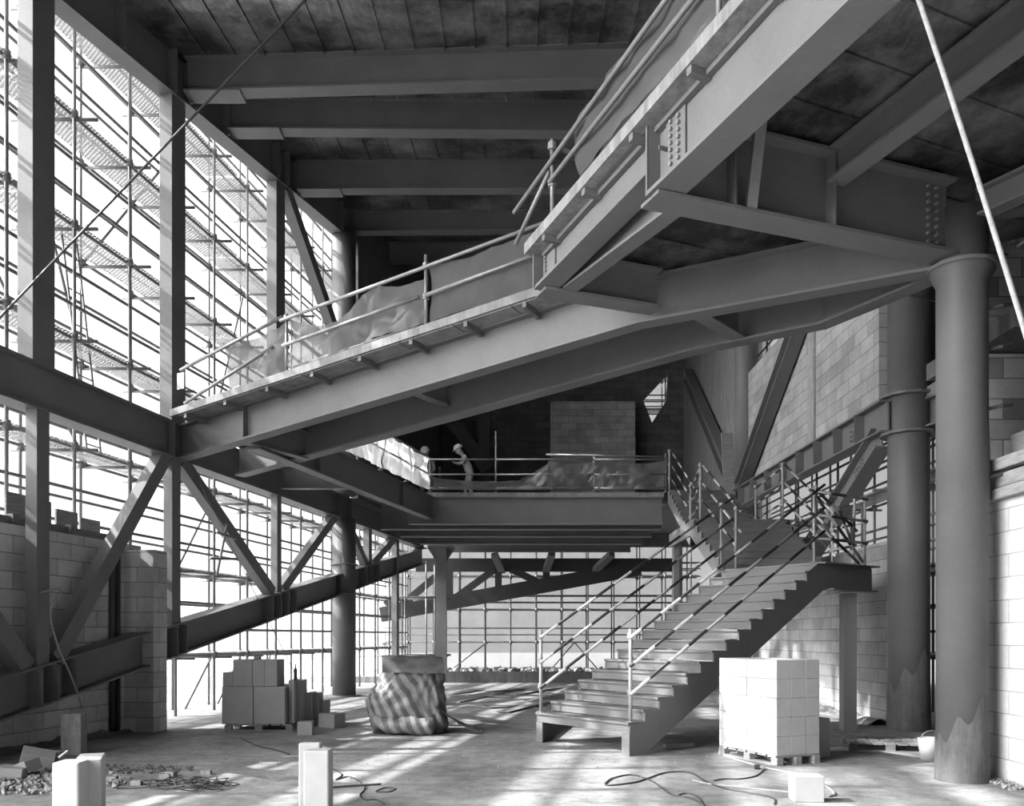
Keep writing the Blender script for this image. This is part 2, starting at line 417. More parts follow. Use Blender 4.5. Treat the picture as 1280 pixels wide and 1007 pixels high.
# deep wall beam along the mid level, roof edge beam, sloping lower beam
b = MB().sweep(I(.34, .64, .1), [PL(4, 4.72, .14), PL(31.5, 4.72, .14)]); wb = thing(b, 'wall_beam', STEEL_D, 'deep dark beam crossing the left side at mid height', 'beam')
for Y in (15.35, 15.8, 23.1, 23.9):
    MB().obox(PL(Y, 5.04, .0), PN * .06, PD * .01, (0, 0, .3)).build('stiffener', STEEL_D, wb)
b = MB().sweep(I(.34, 1.0, .1), [PL(2, roofbeamz(2), .12), PL(33.5, roofbeamz(33.5), .12)]); rb = thing(b, 'roof_edge_beam', STEEL_D, 'deep sloping beam along the left edge of the roof', 'beam')
for Y in (12.2, 13.9, 15.35, 15.85, 17.2, 19.4, 19.9, 20.5, 23.2, 24.0):
    z = roofbeamz(Y); MB().obox(PL(Y, z + .5, .0), PN * .1, PD * .012, (0, 0, .46)).build('stiffener', STEEL_D, rb)
def lowz(Y): return 1.07 + .185 * (Y - 11.4)          # top of the sloping beam
b = MB().sweep(I(.36, .57, .05), [PL(7, lowz(7) - .57, .12), PL(14.66, lowz(14.66) - .57, .12)]); lb = thing(b, 'sloping_beam', STEEL, 'sloping steel beam in front of the left block wall, running into the block pier', 'beam')
for Y in (12.0, 12.32, 12.7):
    MB().obox(PL(Y, lowz(Y) - .285, -.02), PN * .12, PD * .012, (0, 0, .25)).build('stiffener', STEEL, lb)
b = MB().sweep(I(.36, .57, .05), [PL(15.06, lowz(15.06) - .57, .12), PL(31.3, lowz(31.3) - .57, .12)]); lb = thing(b, 'sloping_beam', STEEL_D, 'sloping steel beam climbing from the block pier past the round column to the upper deck', 'beam')
for Y in (15.3, 15.6, 19.0, 19.4, 19.8, 20.2, 23.9, 24.9, 25.4, 26.0):
    MB().obox(PL(Y, lowz(Y) - .285, -.02), PN * .12, PD * .012, (0, 0, .25)).build('stiffener', STEEL_D, lb)
def brace(p0, p1, w, h, lab, mat=STEEL, up=None, name='diagonal_brace', cat='brace'):
    return thing(MB().bar(p0, p1, w, h, up or PN), name, mat, lab, cat, bevel=.004)
B = lambda Y, z: PL(Y, z, .1)
brace(B(15.25, 4.74), B(12.5, lowz(12.5) + .0), .26, .2, 'diagonal brace leaning left in front of the left block wall')
brace(B(8.6, 4.74), B(11.95, lowz(11.95)), .26, .2, 'diagonal brace at the lower left corner, foot on the sloping beam')
brace(B(15.75, 4.74), B(19.35, lowz(19.35) + .02), .26, .2, 'diagonal brace falling right from under the ramp corner')
brace(B(23.0, 4.74), B(19.85, lowz(19.85) + .02), .24, .18, 'diagonal brace leaning right toward the round column')
brace(B(23.9, 4.72), B(25.4, lowz(25.4)), .24, .18, 'short brace just beyond the round column, falling away')
brace(B(28.0, 4.72), B(25.9, lowz(25.9)), .24, .18, 'short brace farthest along the left frame, rising away')
brace(B(20.0, roofbeamz(20) + .05), B(23.4, 9.3), .3, .24, 'diagonal brace dropping from the roof edge to the upper round column')

# ================================================================== ROOF BEAMS
for i, (Y0, z0, Y1, x1, lab) in enumerate(((15.75, 11.27, 14.95, 7.2, 'first roof beam from the viewer, with a pale underside'), (17.3, 11.5, 17.55, 7.2, 'second roof beam from the viewer'),
        (20.5, 11.94, 20.4, 7.2, 'third roof beam from the viewer'), (24.1, 12.62, 23.8, 6.4, 'fourth roof beam from the viewer, level with the upper round column'),
        (27.0, 13.05, 26.9, 6.4, 'fifth roof beam, deep in the shade behind the upper round column'), (31.0, 13.65, 31.0, 6.4, 'farthest roof beam in the dark at the back'))):
    p = PL(Y0, z0); d = roofz(Y0) - z0 - .01
    m = MB().sweep(I(.3, d, .03, .035), [p + PN * .05, V((x1, Y1, z0 + .155 * (Y1 - Y0)))])
    rb_ = thing(m, 'roof_beam', STEEL_D, lab, 'beam')
    if i < 3:
        q = p + V((1.0, 0, 0)); MB().obox(V((p.x + .55, p.y - .02, z0 - .02)), (.5, 0, 0), (0, .2, 0), (0, 0, .015)).build('splice_plate', STEEL, rb_)

# ================================================================== MEZZANINE
DZ = 5.62
sl = MB(); a0, a1 = PL(15.0, 0), PL(37.0, 0)
sl.prism([(-4.9, 16.4, DZ - .12), (-2.45, 24.6, DZ - .12), (4.25, 24.6, DZ - .12), (4.25, 26.6, DZ - .12), (6.45, 26.6, DZ - .12), (6.45, 33.35, DZ - .12), (X0 + SL * 33.35, 33.35, DZ - .12), (X0 + SL * 17.2, 17.2, DZ - .12)], (0, 0, .12))
thing(sl, 'floor_deck_slab', CONCE, 'concrete floor slab of the upper deck with its walkway along the left side', 'slab')
def ib(p0, p1, w, d, lab, mat=STEEL_D, name='deck_beam', st=0, tw=.03):
    m = MB().sweep(I(w, d, tw, .035), [p0, p1]); o = thing(m, name, mat, lab, 'beam'); p0, p1 = V(p0), V(p1)
    dd = (p1 - p0); n = V((dd.y, -dd.x, 0)).normalized()
    for k in range(st):
        c = p0 + dd * ((k + .5) / st); MB().obox(c + UP * (d / 2), n * (w / 2 - .01), dd.normalized() * .008, (0, 0, d / 2 - .035)).build('stiffener', mat, o)
    return o
ib((-2.9, 24.65, 4.73), (4.2, 24.65, 4.73), .26, .77, 'front edge beam of the upper deck', STEEL, st=0)
for Y, lab in ((25.9, 'second beam under the upper deck, right behind its front edge'), (27.8, 'third beam under the upper deck'), (30.0, 'fourth beam under the upper deck'), (32.7, 'rearmost beam under the upper deck')):
    ib((X0 + SL * Y + .2, Y, 4.73), (4.4, Y, 4.73), .28, .76, lab)
ib((-4.5, 15.35, 4.86), (-2.3, 24.6, 4.86), .24, .64, 'beam carrying the walkway, from the ramp to the corner of the upper deck', STEEL, st=2)
ib((X0 + SL * 19.5 + .1, 19.5, 4.86), (-3.6, 19.5, 4.86), .18, .5, 'short cross beam under the walkway')
wk = MB()
for k in range(10):
    f = k / 9; y = 17.6 + f * 6.4; wk.obox((-4.6 + .1774 * (y - 17.6) + .1, y, DZ - .14), (.75, 0, 0), (0, .012, 0), (0, 0, .02))
thing(wk, 'decking_sheet', TUBE, 'ribbed metal decking seen under the walkway', 'decking')
# rear column and truss
rcl = thing(MB().box(-2.62, -2.26, 30.3, 30.62, -.02, 4.7), 'steel_column', STEEL, 'square column under the upper deck behind the tarpaulin heap', 'column', bevel=.005)
MB().box(-2.9, -1.98, 30.2, 30.7, 4.62, 4.72).build('cap_plate', STEEL, rcl)
MB().prism([(-2.62, 30.46, 4.2), (-2.9, 30.46, 4.62), (-2.62, 30.46, 4.62)], (0, .03, 0)).build('bracket', STEEL, rcl)
MB().prism([(-2.26, 30.46, 4.2), (-1.98, 30.46, 4.62), (-2.26, 30.46, 4.62)], (0, .03, 0)).build('bracket', STEEL, rcl)
TY = 33.6; T = lambda u, v: at(u, v, TY)
thing(MB().bar(T(476, 768), T(800, 710), .3, .56, UP), 'truss_chord', TRUSS_BLACK, 'dark sloping bottom chord of the truss against the rear sheeting', 'truss chord')
thing(MB().bar(T(520, 706) + V((0, .02, 0)), T(842, 706) + V((0, .02, 0)), .26, .5, UP), 'truss_chord', TRUSS_BLACK, 'dark level top chord of the rear truss below the upper deck', 'truss chord')
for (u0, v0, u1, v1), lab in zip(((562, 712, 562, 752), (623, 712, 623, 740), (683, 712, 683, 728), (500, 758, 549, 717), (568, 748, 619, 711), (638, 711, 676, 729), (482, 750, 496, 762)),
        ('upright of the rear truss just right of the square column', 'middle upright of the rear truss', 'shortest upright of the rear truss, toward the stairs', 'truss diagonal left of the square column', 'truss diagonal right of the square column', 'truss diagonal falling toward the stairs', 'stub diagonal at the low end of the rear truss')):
    thing(MB().bar(T(u0, v0), T(u1, v1), .26, .26, V((0, 1, 0))), 'truss_member', TRUSS_BLACK, lab, 'truss member')
for u0, v0, u1, v1, lab in ((618, 693, 628, 714, 'knee brace under the deck in front of the middle truss upright'), (690, 692, 682, 714, 'knee brace under the deck above the shortest truss upright'), (765, 692, 742, 714, 'knee brace under the deck nearest the stairs')):
    thing(MB().bar(at(u0, v0, 32.7), at(u1, v1, 33.6), .2, .25, V((1, 0, 0))), 'knee_brace', STEEL, lab, 'brace')
thing(MB().box(5.55, 5.85, 30.2, 30.5, -.4, 4.72), 'steel_column', STEEL_D, 'dark column behind the stairs under the upper deck', 'column')
# inside the dark upper room
thing(MB().bar(at(545, 500, 32.6), at(610, 588, 32.6), .5, .5, V((0, 1, 0))), 'diagonal_brace', STEEL, 'dark diagonal brace in the upper room behind the workers', 'brace')
thing(MB().box(at(598, 0, 33).x, at(612, 0, 33).x, 32.8, 33.2, DZ, 13.2), 'steel_column', STEEL, 'dim column in the upper room left of the brick wall', 'column')

# ================================================================== THE RAMP
N0, K0, C1 = V((-5.87, 15.68, 0)), V((1.69, 11.6, 0)), V((5.0, 9.78, 0))
LD = (K0 - N0).normalized(); LN = V((LD.y, -LD.x, 0)); LK = (K0 - N0).length      # LN points to the viewer
def rz(s): return 4.74 + .95 * min(s, LK) / LK                                      # underside of the ramp beams
BD = .6
def lp(s, o, z=0): return N0 + LD * s + LN * o + UP * z
fb = thing(MB().sweep(I(.26, BD, .03, .035), [lp(0, 0, rz(0)), lp(LK, 0, rz(LK)), V((4.78, 9.9, 5.69))]), 'ramp_beam', STEEL, 'long pale front beam of the lower ramp, starting at the left column', 'beam')
for s in (1.58,): MB().obox(lp(s, .015, rz(s) + BD / 2), LN * .11, LD * .01, (0, 0, BD / 2 - .04)).build('stiffener', STEEL, fb)
R0, R1, R2 = V((-5.35, 17.3, 4.74)), V((2.65, 12.67, 5.69)), V((4.12, 11.62, 5.69))
rbm = thing(MB().sweep(I(.26, BD, .03, .035), [R0, R1, R2]), 'ramp_beam', STEEL_D, 'dark rear beam under the lower ramp', 'beam')
thing(MB().sweep(I(.24, BD, .03, .035), [R2 + V((-.04, .1, .006)), V((4.9, 10.05, 5.696))]), 'ramp_beam', STEEL_D, 'short beam tying the dark rear ramp beam back to the round column', 'beam')
def link(s, w=.18, d=.34, lab='', z=0):
    a = lp(s, 0, rz(s) + z); t = (R1 - R0); t.z = 0; t.normalize()
    # where the cross line meets the rear beam
    p = V((a.x, a.y, 0)); n = -LN; r0 = V((R0.x, R0.y, 0)); den = n.x * t.y - n.y * t.x; q = ((r0.x - p.x) * t.y - (r0.y - p.y) * t.x) / den
    b_ = p + n * q
    return thing(MB().sweep(I(w, d), [a - LN * .02 + UP * .012, V((b_.x, b_.y, a.z + .012))]), 'cross_beam', STEEL, lab, 'beam')
link(1.4, lab='short cross beam between the two ramp beams close to the left column', d=.5)
link(4.6, lab='short cross beam between the two ramp beams at mid ramp', z=.2)
thing(MB().sweep(I(.22, .4), [V((2.40, 11.30, 5.705)), V((3.12, 12.15, 5.705))]), 'cross_beam', STEEL, 'short cross beam under the landing where the ramp levels out', 'beam')
# slab of the lower ramp
OV, RV = .5, -2.05
def lslab():
    m = MB(); ss = [.25, 2, 4, 6, 7.2, 8.2]; vs = []
    for s in ss:
        z = rz(s) + BD + .005
        vs += [lp(s, OV, z), lp(s, OV, z + .12), lp(s, RV, z + .12), lp(s, RV, z)]
    n = len(ss); fs = [(0, 1, 2, 3), tuple(4 * (n - 1) + i for i in (3, 2, 1, 0))]
    for i in range(n - 1):
        for j in range(4): a, b = 4 * i + j, 4 * i + (j + 1) % 4; fs.append((a, a + 4, b + 4, b))
    m.add(vs, fs); return m
ls = thing(lslab(), 'ramp_slab', CONCE, 'rough concrete slab of the lower ramp with a pale broken edge', 'slab')
for i in range(9):
    s = .6 + i * .93; z = rz(s) + BD
    MB().bar(lp(s, .03, z - .06), lp(s, OV - .03, z - .04), .06, .09).build('joist', WOODD, ls)
fw = MB(); ss = [.4 + .93 * i for i in range(9)]
for a, b in zip(ss, ss[1:]):
    fw.obox((lp(a, .26, rz(a) + BD - .005) + lp(b, .26, rz(b) + BD - .005)) / 2, (lp(b, 0, rz(b)) - lp(a, 0, rz(a))) * .485, LN * .2, (0, 0, .006))
fw.build('formwork_sheet', WOOD, ls)

# upper ramp: from the landing towards and over the viewer
A_, B_ = V((.39, 10.67, 0)), V((1.42, 8.44, 0))
UD = V((.42, -.907, 0)).normalized(); UN = V((.907, .42, 0)).normalized()
def up(t, n, z=0): return A_ + UD * t + UN * n + UP * z
def ez(t): return 6.19 + .108 * t                     # underside of the slab edge
def iz(t): return ez(t) + .16
TB = (B_ - A_).length; TE = 9.2
ub = thing(MB().sweep(I(.28, 1, .03, .04)[:0] or I(.28, .46, .03, .035), [up(0, 0, 5.78), up(TB, 0, 6.02)]), 'ramp_beam', STEEL, 'pale shallow first length of the upper ramp beam, between the two bolted splices', 'beam')
mm = MB(); prof0, prof1 = I(.34, ez(TB) + .15 - 5.78, .03, .04), I(.34, ez(TE) + .15 - 6.36, .03, .04)
vs = []
for t, zb, pr in ((TB, 5.78, prof0), (TE, 6.36, prof1)):
    vs += [up(t, 0, zb) - UN * a + UP * b for a, b in pr]
n = 12; mm.add(vs, [tuple(range(n)), tuple(reversed(range(n, 2 * n)))] + [(j, j + n, (j + 1) % n + n, (j + 1) % n) for j in range(n)])
u2 = thing(mm, 'ramp_beam', STEEL, 'big pale deep beam of the upper ramp above the bolted splice', 'beam')
def splice(par, t, z0, z1, rows, nb):
    MB().obox(up(t, -.025, (z0 + z1) / 2), UD * .15, UN * .012, (0, 0, (z1 - z0) / 2)).build('splice_plate', STEEL, par)
    boltset(par, [up(t + r_, -.05, z0 + (k + .5) / nb * (z1 - z0)) for r_ in rows for k in range(nb)], UN, .02, .03)
MB().obox(up(TB, -.07, (5.82 + ez(TB)) / 2 + .05), UD * .012, UN * .09, (0, 0, (ez(TB) - 5.82) / 2 + .05)).build('stiffener', STEEL, u2)
MB().obox(up(TB + .17, -.07, (5.85 + ez(TB)) / 2 + .02), UD * .006, UN * .06, (0, 0, .02)).build('stiffener', STEEL, u2)
splice(u2, TB + .3, 5.84, ez(TB) + .1, (-.06, .06), 11)
MB().obox(up(.02, -.07, 6.0), UD * .012, UN * .09, (0, 0, .2)).build('stiffener', STEEL, ub)
splice(ub, .2, 5.84, 6.16, (-.07,), 6)
C1b = V((4.77, 9.69, 0))
cb1 = thing(MB().sweep(I(.3, .5, .03, .035), [A_ + UP * 5.75 - UN * .05, V((1.85, 11.25, 5.75))]), 'cross_beam', STEEL, 'short cross beam at the foot of the upper ramp', 'beam')
cb2 = thing(MB().sweep(I(.34, .82, .03, .035), [B_ + UP * 5.75 - UN * .12, C1b + UP * 5.75]), 'cross_beam', STEEL, 'cross beam from the upper ramp splice to the round column by the near wall', 'beam')
c2d = (C1b - B_).normalized(); c2n = V((c2d.y, -c2d.x, 0))
for q in (.75, 1.95): MB().obox(B_ + c2d * q + c2n * .06 + UP * 6.17, c2n * .1, c2d * .01, (0, 0, .38)).build('stiffener', STEEL, cb2)
boltset(cb2, [B_ + c2d * q + c2n * .03 + UP * (5.9 + k * .085) for q in (3.3, 3.42) for k in range(8)], c2n)
q = B_ + c2d * 1.98
thing(MB().sweep(I(.24, .34, .025, .03), [q + UD * .1 + UP * 6.24, q + UD * 6 + UP * 6.8]), 'secondary_beam', STEEL, 'secondary beam running overhead beside the big upper ramp beam', 'beam')
q = B_ + c2d * .27
thing(MB().sweep(I(.2, .4, .025, .03), [q - UD * 2.3 + UP * 5.78, q - UD * .1 + UP * 5.78]), 'secondary_beam', STEEL, 'small secondary beam in the bay between the two cross beams', 'beam')
thing(MB().bar(B_ + c2d * .75 + UP * 6.45 + UD * .5, B_ + c2d * .95 + UP * 5.8 + UD * .1, .1, .12), 'kicker_brace', STEEL, 'small kicker brace between the big ramp beam and the cross beam', 'brace')
thing(MB().sweep(I(.2, .3), [C1 + V((.2, .1, 6.25)), V((8.9, 8.6, 6.5))]), 'secondary_beam', STEEL_D, 'dark beam running right from the head of the round column by the near wall', 'beam')
thing(MB().sweep(I(.2, .3), [C1 + V((.1, -.2, 6.15)), V((8.0, 5.0, 6.35))]), 'secondary_beam', STEEL, 'dim beam splaying toward the viewer from the head of the near round column', 'beam')
# slabs of the upper ramp
us = MB(); pts = [up(.0, .0), V((4.3, 12.45, 0)), V((5.3, 11.5, 0)), V((8.9, 9.9, 0)), V((8.9, 1.5, 0)), up(TE, 0)]
tt = lambda p: (p - A_).dot(UD)
us.prism([p + UP * iz(tt(p)) for p in pts], (0, 0, .16))
usl = thing(us, 'ramp_slab', DECK, 'metal-decked slab of the upper ramp seen from below', 'slab')
k = MB()
for i in range(1, 14):
    a = up(i * .62, .15); b = V((8.85, a.y + (8.85 - a.x) * UN.y / UN.x, 0))
    k.bar(a + UP * (iz(tt(a)) - .008), b + UP * (iz(tt(b)) - .008), .03, .03)
k.build('deck_rib', DECK, usl)
es = MB(); es.add([up(t, n_, z) for t in (-.02, TE) for n_, z in ((-.26, ez(t)), (-.26, ez(t) + .13), (.0, ez(t) + .16), (.0, ez(t)))],
                  [(0, 1, 2, 3), (7, 6, 5, 4)] + [(j, j + 4, (j + 1) % 4 + 4, (j + 1) % 4) for j in range(4)])
esl = thing(es, 'slab_edge', CONCE, 'pale ragged concrete edge of the upper ramp', 'slab')
for i in range(9):
    t = .45 + i * .93; MB().bar(up(t, -.24, ez(t) - .035), up(t, -.02, ez(t) - .035), .07, .07).build('joist', WOODD, esl)
MB().bar(up(0.1, -.05, ez(0.1) - .03), up(TE, -.05, ez(TE) - .03), .06, .05).build('edge_angle', STEEL, esl)
# landing slab filling the corner
thing(MB().prism([lp(7.9, OV - .02, 6.24), up(0, -.2, 6.24), up(.0, .0, 6.24), V((4.2, 12.4, 6.24)), V((2.9, 13.1, 6.24)), lp(8.25, RV + .05, 6.24)], (0, 0, .1)), 'landing_slab', CONCE, 'level slab of the landing between the lower and the upper ramp', 'slab')

# near round column and the collared one behind
m = MB().lathe(C1, [(.265, -.02), (.265, 5.5), (.33, 5.62), (.33, 5.68), (.27, 5.72), (.27, 6.3)], 36)
c1o = thing(m, 'round_column', COLP, 'round steel column standing against the near right block wall', 'column', smooth=True)
MB().lathe(C1, [(.35, 5.66), (.35, 5.7)], 36).build('cap_ring', STEEL, c1o)
for z in (4.75, 4.1, 3.35, 5.2):
    MB().tube([C1 + V((.24, -.1, z)), C1 + V((.36, -.16, z + .02)), C1 + V((.5, -.1, z + .05))], .02, 6).build('cable_cleat', CABLE, c1o)
C2 = V((6.78, 15.04, 0))
m = MB().lathe(C2, [(.34, -.02), (.34, 9.2)], 36); c2o = thing(m, 'round_column', COLP, 'round column with two ring collars in front of the right block wall', 'column', smooth=True)
for z in (5.02, 5.66): MB().lathe(C2, [(.47, z), (.47, z + .04)], 12).build('collar_plate', STEEL, c2o)
def skirt(c, r, h, par):
    def fn(a, b):
        t = 2 * math.pi * a; hh = h * (.75 + .7 * noise.noise(V((math.cos(t) * 1.6, math.sin(t) * 1.6, 3)))); q = r + .012 * (1 - b) + .002
        return c + V((q * math.cos(t), q * math.sin(t), -.01 + b * hh))
    MB().grid(fn, 60, 6).build('mortar_skirt', WETC, par, smooth=True)
skirt(C2, .34, 1.1, c2o); skirt(C1, .266, .75, c1o)
C3 = V((6.42, 24.2, 0))
thing(MB().lathe(C3, [(.3, 5.7), (.3, 12.6)], 28), 'round_column', STEEL, 'round column on the far end of the stiffened right beam', 'column', smooth=True)

# ================================================================== RIGHT SIDE STEEL
rbz = 5.07
rbeam = thing(MB().sweep(I(.32, .55, .04, .035), [V((6.75, 14.7, rbz)), V((6.4, 14.95, rbz)), V((6.2, 24.6, rbz))][1:]), 'wall_beam', STEEL, 'right wall beam with a row of stiffener plates, carrying the pale block panels', 'beam')
for Y in (15.9, 16.9, 17.95, 19.0, 20.1, 21.2, 22.4, 23.5):
    MB().obox((6.38 - (Y - 15) * .0204 - .09, Y, rbz + .275), (.09, 0, 0), (0, .012, 0), (0, 0, .24)).build('stiffener', STEEL, rbeam)
def bolts(par, c, d1, d2, n1, n2, s, nrm):
    boltset(par, [V(c) + V(d1) * (i * s) + V(d2) * (j * s) for i in range(n1) for j in range(n2)], nrm, .022)
bolts(rbeam, (6.32, 16.25, 5.15), (0, 1, 0), (0, 0, 1), 3, 5, .09, (1, 0, 0)); bolts(rbeam, (6.18, 23.8, 5.15), (0, 1, 0), (0, 0, 1), 3, 5, .09, (1, 0, 0))
rb2 = thing(MB().sweep(I(.32, .5, .04, .035), [V((7.05, 14.9, 5.1)), V((7.6, 11.0, 5.1))]), 'wall_beam', STEEL, 'short length of right wall beam between the two round columns', 'beam')
bolts(rb2, (7.05, 14.6, 5.2), (.02, -1, 0), (0, 0, 1), 2, 4, .1, (1, 0, 0))
struct(MB().box(6.95, 7.9, 13.5, 14.8, 5.6, 5.78).build('slab_edge_right', CONCE))
def hbrace(p0, p1, w, d, lab, mat=STEEL_D):
    o = MB(); p0, p1 = V(p0), V(p1); dr = (p1 - p0).normalized(); s = dr.cross(V((1, 0, 0))).normalized(); nx = s.cross(dr)
    o.bar(p0, p1, .03, w - .06, s); o2 = thing(o, 'diagonal_brace', mat, lab, 'brace')
    for k in (-1, 1): MB().bar(p0 + s * k * (w / 2 - .015), p1 + s * k * (w / 2 - .015), d, .03, s).build('flange', mat, o2)
    return o2
hbrace((6.22, 24.0, 5.65), (6.22, 18.4, 8.75), .36, .3, 'channel brace leaning right across the pale upper block panel')
hbrace((6.25, 24.6, 5.75), (6.3, 31.6, 11.0), .42, .3, 'channel brace leaning left against the stained rear wall', STEEL)
hb = hbrace((6.42, 15.3, 5.05), (6.2, 19.3, 2.9), .42, .3, 'bolted brace dropping from the collared column behind the stair landing')
bolts(hb, (6.33, 15.9, 4.72), (0, .88, -.48), (0, .48, .88), 5, 2, .09, (1, 0, 0))
thing(MB().bar((5.95, 24.0, 5.3), (6.1, 25.0, 7.35), .08, .32, V((1, 0, 0))), 'timber_plank', WOOD, 'timber plank propped upright at the foot of the leaning braces', 'plank')

# ================================================================== STAIRS
S0, GO, RI, TZ = V((1.57, 11.73, 0)), V((.2255, .171, 0)), .157, .45
WV = V((-1.19, 1.64, 0))
def flight(name, lab, s0, go, wv, z0, n, depth, foot=False, tail=0.0, mat=STEEL, bottom_open=False):
    """n risers; s0 is the right front corner of the lowest tread, wv runs to the left corner"""
    st = empty(name, s0 + V((0, 0, 0 if foot else z0 - RI)), lab, 'stairs')
    d = go.normalized(); w = wv.normalized(); G = go.length
    for k in range(n):
        z = z0 + k * RI; p = s0 + go * k
        m = MB()
        m.prism([p + UP * (z - .03), p + go * 1.02 + UP * (z - .03), p + go * 1.02 + UP * z, p - d * .03 + UP * z, p - d * .03 + UP * (z - .03)], wv)
        m.obox(p + d * .008 + wv * .5 + UP * (z - RI / 2 - .0), wv * .5, d * .008, (0, 0, RI / 2 - .012))
        m.build('step', mat, st)
    for side, nm in ((0, 'stringer'), (1, 'stringer')):
        b0 = s0 + wv * side + w * (-.004 if side == 0 else .004)
        pts = []
        if foot: pts += [b0, b0 + go * .85]
        else: pts += [b0 + UP * (z0 - RI - .12), b0 + go * .2 + UP * (z0 - RI - .25)]
        e = n - (0 if tail else .0)
        kb = e; zb = z0 + (kb - 1) * RI - depth
        pts += [b0 + go * (kb + .75) + UP * (z0 + n * RI - depth)] if tail else [b0 + go * kb + UP * zb]
        if tail: pts += [b0 + go * kb + d * tail + UP * (z0 + n * RI - depth), b0 + go * kb + d * tail + UP * (z0 + n * RI - .045), b0 + go * kb + UP * (z0 + n * RI - .045)]
        else: pts += [b0 + go * kb + UP * (z0 + (n - 1) * RI - .03)]
        for k in range(n - 1, -1, -1):
            zt = z0 + k * RI - .031
            if k < n - 1 or not tail: pts += [b0 + go * (k + 1) + UP * zt] if k < n - 1 else []
            pts += [b0 + go * k + UP * zt]
        sm = MB().prism(pts, w * (.03 if side == 0 else -.03)); so = sm.build(nm, mat, st)
        q0 = b0 + (go * .85 if foot else go * .2 + UP * (z0 - RI - .25)); q1 = pts[2]
        MB().bar(q0 + w * (.07 if side == 0 else -.07), q1 + w * (.07 if side == 0 else -.07), .14, .02).build('bottom_flange', mat, so)
    return st
f1 = flight('staircase', 'lowest flight of the steel stairs, standing on the floor beside the tarpaulin heap', S0, GO, WV, TZ, 15, .42, True, 1.62)
D1 = GO.normalized(); W1 = WV.normalized()
# feet of the first tread
MB().obox(S0 + W1 * .07 + D1 * .0 + UP * .15, W1 * .075, D1 * .012, (0, 0, .15)).build('foot_plate', STEEL, f1)
MB().obox(S0 + WV - W1 * .07 + UP * .15, W1 * .075, D1 * .012, (0, 0, .15)).build('foot_plate', STEEL, f1)
LZ = TZ + 15 * RI                                     # first landing
P15 = S0 + GO * 15; Q15 = P15 + WV
lpl = [P15, P15 + D1 * 1.6, V((6.0, 16.2, 0)), V((6.0, 16.5, 0)), V((3.95, 16.5, 0)), Q15]
la = thing(MB().prism([p + UP * (LZ - .04) for p in lpl], (0, 0, .04)), 'stair_landing', STEEL, 'first landing of the steel stairs, carried by a dark post', 'landing')
for p0, p1 in ((P15 + D1 * 0, P15 + D1 * 1.62),):
    MB().bar(p0 - W1 * .05 + UP * (LZ - .012), p1 - W1 * .05 + UP * (LZ - .012), .22, .024).build('top_flange', STEEL, la)
    MB().bar(p0 + D1 * .3 - W1 * .0 + UP * (LZ - .43), p1 + UP * (LZ - .43), .24, .024).build('bottom_flange', STEEL, la)
e0 = P15 + D1 * 1.6
MB().obox(P15 + WV * .5 + D1 * .006 + UP * (LZ - .115), WV * .5, D1 * .008, (0, 0, .072)).build('riser', STEEL, la)
MB().bar(e0 + UP * (LZ - .17), V((6.0, 16.4, LZ - .17)), .03, .26).build('end_beam', STEEL, la)
po = P15 + D1 * 1.05 + W1 * .1
thing(MB().obox(po + UP * 1.165, V((.11, 0, 0)), V((0, .11, 0)), (0, 0, 1.165)), 'landing_post', STEEL_D, 'dark square post under the first stair landing', 'post', bevel=.005)
po2 = V((4.1, 16.35, 0)); thing(MB().obox(po2 + UP * 1.37, V((.08, 0, 0)), V((0, .08, 0)), (0, 0, 1.38)), 'landing_post', STEEL_D, 'post under the rear corner of the first landing, behind the steps', 'post')
F2R, G2 = V((5.95, 16.5, 0)), V((-.02, .29, 0))
f2 = flight('staircase', 'middle flight of the steel stairs climbing straight back from the first landing', F2R, G2, V((-1.98, 0, 0)), LZ + RI, 8, .3, False, 0, STEEL)
L2 = LZ + 8 * RI
l2 = thing(MB().box(3.85, 5.95, 18.55, 21.45, L2 - .05, L2).obox((4.9, 18.6, L2 - .13), (1.0, 0, 0), (0, .02, 0), (0, 0, .12)), 'stair_landing', STEEL, 'second landing of the steel stairs below the upper deck', 'landing')
MB().box(3.83, 3.87, 18.55, 21.45, L2 - .3, L2 + .02).build('edge_plate', STEEL, l2)
RI3 = (DZ - L2) / 10
_ri = RI; RI = RI3
f3 = flight('staircase', 'topmost flight of the steel stairs arriving at the upper deck', V((6.1, 21.45, 0)), V((0, .31, 0)), V((-1.75, 0, 0)), L2 + RI3, 10, .3, False, 0, STEEL)
RI = _ri
for x, y in ((3.95, 21.2), (5.85, 21.2)):
    thing(MB().box(x - .07, x + .07, y - .07, y + .07, 0, L2 - .05), 'landing_post', STEEL_D, 'post under the second landing on its %s side' % ('inner' if x < 5 else 'wall'), 'post')

